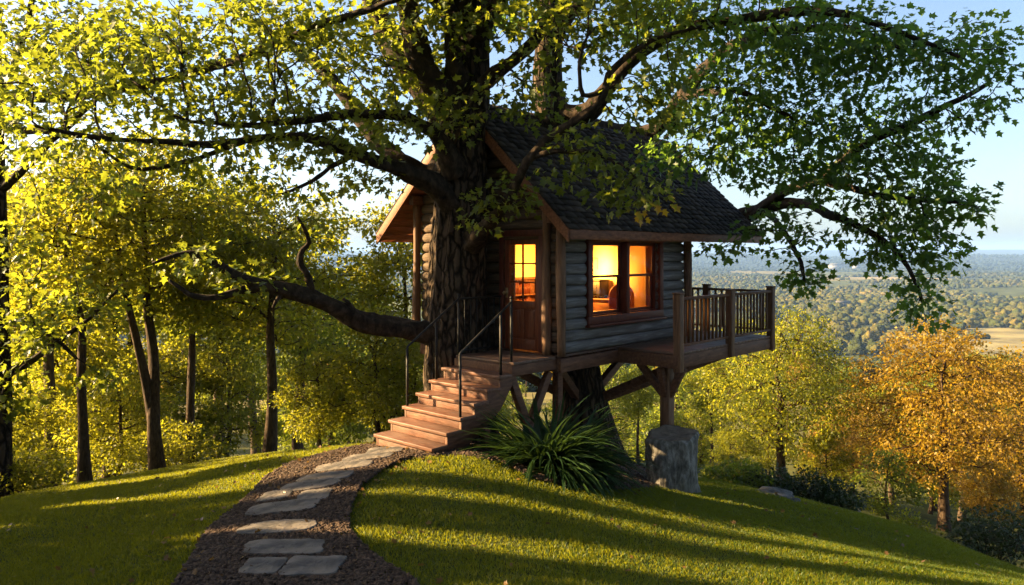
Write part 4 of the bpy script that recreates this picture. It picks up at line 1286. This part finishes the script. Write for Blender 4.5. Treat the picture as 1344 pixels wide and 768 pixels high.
big_tree('edge_tree', 'dark trunked tree cut off by the left edge with a long branch across the top',
  [(4,700,13,34),(3,640,13,26),(2,560,13,24),(1,450,13,22),(0,330,13,19),(-3,200,13,16),(-6,60,13,13),(-8,-100,13,8)],
  [[(-2,128,13,15),(50,127,12.8,13),(120,122,12.5,12),(200,108,12.1,12),(260,94,11.9,11),(310,79,11.6,11),(370,55,11.3,10),(420,34,11,9),(480,14,10.8,8),(540,-8,10.6,6),(620,-30,10.4,4)],
   [(0,248,13,13),(30,222,12.8,11),(60,190,12.6,10),(95,155,12.5,9),(125,128,12.4,7),(160,90,12.2,5),(180,50,12.1,3)],
   [(-4,135,13,12),(15,95,12.9,10),(30,55,12.8,9),(40,15,12.8,8),(46,-30,12.7,5)],
   [(2,492,13,11),(40,474,12.8,9),(80,446,12.6,7),(120,412,12.5,5),(155,380,12.4,3)],
   [(0,170,13,9),(60,172,12.7,8),(100,178,12.5,6),(150,175,12.3,4)],
   [(4,420,13,9),(50,430,12.8,6),(100,470,12.6,4)]],
  [(40,330,12.6,70,75,.7,14),(40,430,12.6,70,60,.6,32),(90,230,12.4,90,60,.7,22),(60,60,12.6,90,70,.9,70),(200,60,12,90,50,.7,45),(110,390,12.4,60,40,.5,14),(130,500,12.7,50,30,.4,8),(20,520,12.9,50,50,.4,25),(130,70,12.3,110,70,1.0,90),(20,160,12.6,90,70,.8,25)],
  'leaf_main', 43, leaf=.125, nleaf=22, sides=20)

# unseen trees added on the left, some squeezed narrow, to streak the lawn with shadow
for kind, m, X, Y, h, rz, wd in [('shade','leaf_green',-9.6,4.4,4.9,.4,1.1),('shade','leaf_green',-12.5,1.5,8.6,.4,1),('shade','leaf_green',-10.6,8.9,5.2,1.4,.5),('shade','leaf_green',-17,7.8,7.6,2.4,.7),('slim','leaf_green',-19,10.4,9,1.1,1),('shade','leaf_green',-12,6.7,7.5,.3,.2),('shade','leaf_green',-13.5,8.0,6.5,1.3,.2),('shade','leaf_green',-15,8.9,7,4.3,.22),('shade','leaf_green',-14,6.3,10.5,.7,.13),('shade','leaf_green',-15.5,7.1,11,1.9,.11),('shade','leaf_green',-13,5.1,10,4.6,.14),('shade','leaf_green',-13,4.6,7.5,2.3,.24),('shade','leaf_green',-11.5,5.5,6.6,.9,.24),('shade','leaf_green',-16,5.7,8.5,5.3,.26),('shade','leaf_green',-12.5,7.3,6.4,3.9,.2),('shade','leaf_green',-10.5,8.9,5.2,2.9,.2)]:
    Y += abs(X) * .229
    z = gz(X, Y) - .05; e = empty('tree', (X, Y, z), rz); s = h / KH[kind]; e.scale = (s * wd, s * wd, s)
    link('trunk', K[kind][0], e); link('crown', crown_of(kind, m), e)
    tag(e, 'unseen tree added left of the lawn to throw shadows across the grass', 'tree', 'unseen trees added left of the lawn')

for kind, X, Y, h, rz in [('shade',-9,-4,11,0),('shade',-5,-9,11,1),('shade',1,-8,12,2),('shade',6,-7,11,3),('shade',10,-3,11,4),('shade',13,2,9,5),('shade',-14,-1,11,.6),('shade',5,-13,14,1.6),('shade',-4,-14,14,2.6)]:  # unseen trees added behind the viewer to hold back sky light
    z = gz(X, Y) - .05; e = empty('tree', (X, Y, z), rz); s = h / KH[kind]; e.scale = (s * 1.15, s * 1.15, s)
    link('trunk', K[kind][0], e); link('crown', crown_of(kind, 'leaf_bush'), e)
    tag(e, 'unseen shade tree added behind the viewer to block sky light', 'tree', 'unseen trees added behind the viewer')

# ------------------------------------------------------------------ stump, rock, strap-leaved plant
def stump():
    b = np.array([*((lambda h: (h[0], h[1]))(hit(888, 646))), 0]); b[1] += .33; b[2] = gz(b[0], b[1]) - .12
    e = empty('stump', b); tag(e, 'thick grey cut tree stump standing on the lawn before the deck post', 'stump')
    H = EYE - (573 - HOR) / F * (b[1] - .2) - b[2]
    n, m = 72, 40
    V = []
    for k_ in range(m):
        f = k_ / (m - 1)
        for q in range(n):
            a = q / n * 2 * PI
            r = .325 + .065 * f + .09 * math.exp(-f * 8) * (1 + .6 * math.sin(a * 4 + .7))
            r *= 1 + .05 * math.sin(a * 2 + 1) + .035 * math.sin(a * 5 + f * 1.5) + .20 * (vnoise(2 * math.cos(a) + 9, 2 * math.sin(a) + 9 + f * 2.5) - .5) + .06 * (vnoise(q * .9, f * 14 + 7) - .5)
            r *= 1 - .10 * max(0, (f - .93) / .07) ** 2
            V.append((r * math.cos(a), r * math.sin(a), H * f + (.03 * (vnoise(q * .3, 3) - .5) - .05 * math.cos(a + 2.0)) * f))
    Q = [(k_ * n + q, k_ * n + (q + 1) % n, (k_ + 1) * n + (q + 1) % n, (k_ + 1) * n + q) for k_ in range(m - 1) for q in range(n)]
    link('bark', mesh('bark', np.array(V), [Q], M['stump'], True), e)
    top = np.array(V[-n:])
    V2 = []; c = top.mean(0)
    for f, dz in ((1, -.004), (.93, .004), (.7, -.006), (.45, -.02), (.2, -.028)):
        for q in range(n):
            p = c + (top[q] - c) * f; p[2] += dz + .012 * (vnoise(p[0] * 14, p[1] * 14) - .5); V2.append(p)
    V2.append(c - [0, 0, .03])
    Q = [(k_ * n + q, k_ * n + (q + 1) % n, (k_ + 1) * n + (q + 1) % n, (k_ + 1) * n + q) for k_ in range(4) for q in range(n)]
    T_ = [(4 * n + q, 4 * n + (q + 1) % n, len(V2) - 1) for q in range(n)]
    link('cut_face', mesh('cut_face', np.array(V2), [Q, T_], M['cut_wood'], True), e)
stump()

def rock(u, v, wpx, hpx, label, seed):
    c = hit(u, v); rg = np.random.default_rng(seed)
    import bmesh
    bm = bmesh.new(); bmesh.ops.create_icosphere(bm, subdivisions=4, radius=1)
    sx, sz = wpx / F * c[1] / 2, hpx / F * c[1]
    for q in bm.verts:
        k_ = 1 + .35 * (vnoise(q.co.x * 1.6 + seed, q.co.y * 1.6 + q.co.z) - .5) + .16 * (vnoise(q.co.x * 5 + q.co.z * 3, q.co.y * 5 + seed) - .5)
        q.co = Vector((q.co.x * k_ * sx, q.co.y * k_ * sx * .7, max(q.co.z * k_, -.3) * sz))
    me = bpy.data.meshes.new('rock'); bm.to_mesh(me); bm.free(); me.materials.append(M['rock'])
    me.polygons.foreach_set('use_smooth', np.ones(len(me.polygons), bool))
    o = link('rock', me, loc=c - [0, 0, .02]); tag(o, label, 'rock', 'rocks on the lawn edge')
rock(1012, 648, 62, 8, 'low flat grey rock on the lawn edge right of the stump', 3)
rock(1040, 657, 24, 5, 'small grey rock beside the low flat one', 4)

def strap_plant(u, v, R, n, label):
    c = hit(u, v); rg = np.random.default_rng(9)
    e = empty('strap_leaf_plant', c); tag(e, label, 'plant')
    Vs, Fs, n0 = [], [], 0
    for k_ in range(n):
        a = rg.uniform(0, 2 * PI); L = R * rg.uniform(.65, 1.12); el = rg.uniform(.05, 1.05)
        x0, y0 = rg.normal(0, .12, 2)
        w_ = rg.uniform(.016, .03)
        p = np.array([x0, y0, 0.]); d = np.array([math.cos(a) * math.cos(el), math.sin(a) * math.cos(el), math.sin(el)])
        m = 9; bend = rg.uniform(.10, .22) * (1.3 - .5 * math.sin(el)); side = np.array([-math.sin(a), math.cos(a), rg.normal(0, .25)])
        for q in range(m):
            f = q / (m - 1)
            wd = w_ * (1 - f ** 2.2) * (.55 + .9 * min(f * 4, .5)) + .001
            Vs += [p - side * wd, p + np.array([0, 0, -wd * .5]), p + side * wd]
            p = p + d * L / (m - 1); d = d + np.array([0, 0, -bend]); d /= np.linalg.norm(d)
        for q in range(m - 1):
            b = n0 + q * 3
            Fs += [(b, b + 1, b + 4, b + 3), (b + 1, b + 2, b + 5, b + 4)]
        n0 += 3 * m
    link('leaves', mesh('leaves', np.array(Vs), [Fs], M['strap'], True), e)
    mb = MB(); mb.tube([(0, 0, -.05), (0, 0, .08), (0, 0, .16)], [.16, .14, .06], 12); mb.build('root_crown', M['strap'], e, smooth=True)
strap_plant(722, 620, 1.3, 1300, 'big dark green plant of arching strap leaves under the treehouse')

# ------------------------------------------------------------------ grass
def grass(n, box, name='lawn_grass'):
    x = rng.uniform(box[0], box[1], n); y = box[2] + (box[3] - box[2]) * rng.random(n) ** 1.25
    keep = ~inside(PATH, x, y) | (edge_dist(np.asarray(PATH)[:, :2], x, y) < .24 * rng.random(n) ** 1.6)
    kb = ~inside(BED, x, y) | (edge_dist(np.asarray(BED)[:, :2], x, y) < .10 * rng.random(n))
    keep &= kb & (np.abs(x) < y * .74 + .6)
    x, y = x[keep], y[keep]; n = len(x)
    z = ground(x, y)
    t_ = vnoise(x * 1.6, y * 1.6) * .6 + vnoise(x * 5, y * 5) * .4
    h = (.020 + .032 * t_) * rng.uniform(.6, 1.35, n)
    wd = rng.uniform(.0022, .0048, n) * (.6 + y / 12)
    a = rng.uniform(0, 2 * PI, n); lean = rng.normal(0, .35, (n, 2)) * h[:, None]
    b = np.stack([np.cos(a) * wd, np.sin(a) * wd, np.zeros(n)], -1)
    p = np.stack([x, y, z - .008], -1)
    mid = p + np.c_[lean * .35, h * .6]
    tip = p + np.c_[lean * 1.15, h]
    V = np.stack([p - b, p + b, mid + b * .75, mid - b * .75, tip], 1).reshape(-1, 3)
    k_ = np.arange(n)[:, None] * 5
    Q = k_ + np.array([[0, 1, 2, 3]]); T_ = k_ + np.array([[3, 2, 4]])
    o = link(name, mesh(name, V, [Q, T_], M['grass']))
    return o
tag(grass(1200000, (-11, 11.5, 4.6, 17.0)), 'mown green lawn grass covering the hilltop', 'grass', kind='stuff')

# dry leaves fallen on the lawn, the path and the bed
n = 170
x = rng.uniform(-7, 6, n); y = rng.uniform(5.5, 13, n)
pp = np.array([PATH[int(k)][:2] + rng.normal(0, .35, 2) for k in rng.integers(1, len(PATH) - 1, 130)])
x = np.r_[x, pp[:, 0]]; y = np.r_[y, pp[:, 1]]
on = inside(PATH, x, y) | inside(BED, x, y)
z = ground(x, y) + np.where(on, .062, .04)
dv = rng.normal(0, 1, (len(x), 3)); dv[:, 2] *= .15
lv, lf = leaves(np.c_[x, y, z], dv, 1, .01, .06, MAPLE, rng, .0, .2)
tag(link('fallen_leaves', mesh('fallen_leaves', lv, [lf], M['leaf_dry'])), 'dry brown leaves scattered thinly over the lawn and path', 'leaves', kind='stuff')

# ------------------------------------------------------------------ the wooded valley
def valley(n, r0, r1, detail, seed, power):
    rg = np.random.default_rng(seed)
    import bmesh
    bm = bmesh.new(); bmesh.ops.create_icosphere(bm, subdivisions=detail, radius=1)
    bm.verts.ensure_lookup_table()
    tv = np.array([q.co[:] for q in bm.verts]); tf = np.array([[q.index for q in f_.verts] for f_ in bm.faces]); bm.free()
    r = r0 * (r1 / r0) ** (rg.random(n) ** power); th = rg.uniform(-.68, .68, n)
    x, y = r * np.sin(th), r * np.cos(th)
    dens = vnoise(x / 210 + 40, y / 260 + 40) * .6 + vnoise(x / 70, y / 60) * .4
    k_ = dens > .43
    x, y, r = x[k_], y[k_], r[k_]; n = len(x)
    z = ground(x, y)
    s = rg.uniform(1.6, 4.6, n) * rg.uniform(.7, 1.25, n) * (1 + .8 * sst(1500, 4000, r))
    N = tv[None].repeat(n, 0) * (1 + rg.normal(0, .22, (n, len(tv), 1)))
    V = N * s[:, None, None] * np.array([1, 1, .85]) * rg.uniform(.8, 1.2, (n, 1, 3)) + np.stack([x, y, z + s * .55], -1)[:, None]
    Fc = (np.arange(n)[:, None, None] * len(tv) + tf[None]).reshape(-1, 3)
    return V.reshape(-1, 3), Fc
Va, Fa = valley(9500, 150, 900, 3, 1, 1.0)
Vb, Fb = valley(32000, 800, 2600, 2, 2, 1.0)
Vc, Fc = valley(42000, 2200, 6500, 1, 3, .9)
V = np.concatenate([Va, Vb, Vc])
tag(link('forest', mesh('forest', V, [np.concatenate([Fa, Fb + len(Va), Fc + len(Va) + len(Vb)])], M['canopy'], True)), 'wooded valley of green and golden trees far below', 'forest', kind='stuff')

# pale buildings far off
for q, (u, v, Y, wd, hh, lab) in enumerate([(1098, 351, 3300, 60, 12, 'long pale building far across the valley, nearest the hills'), (1125, 352, 3250, 34, 10, 'short pale building right of the long one across the valley'),
                                       (1106, 403, 900, 16, 6, 'white barn with dark roof in a clearing of the valley')]):
    X = (u - 672) / F * Y; z = gz(X, Y)
    e = empty('building', (X, Y, z), .3); tag(e, lab, 'building')
    mb = MB(); mb.box((-wd / 2, -wd / 4, -1), (wd / 2, wd / 4, hh)); mb.build('wall', surf('pale_wall', [(.3,(.2,.19,.18)),(.7,(.28,.27,.25))], .2), e)
    mb = MB(); mb.prism([(-wd / 4 - 1, hh), (0, hh + wd * .16), (wd / 4 + 1, hh)], -wd / 2 - 1, wd / 2 + 1, 'x'); mb.build('roof', M['rock'], e)

# ------------------------------------------------------------------ air
hz = NT('haze_air')
for n_ in list(hz.t.nodes):
    if n_.type == 'BSDF_PRINCIPLED': hz.t.nodes.remove(n_)
pv = hz.n('VolumePrincipled'); pv.inputs['Color'].default_value = (.30, .52, 1.0, 1); pv.inputs['Density'].default_value = 1.0e-4; pv.inputs['Anisotropy'].default_value = 0.0
hz.l(pv.outputs[0], hz.out.inputs['Volume'])
mb = MB(); mb.box((-14000, -14000, -90), (14000, 14000, 125))
tag(mb.build('haze', hz.m), kind='stuff')
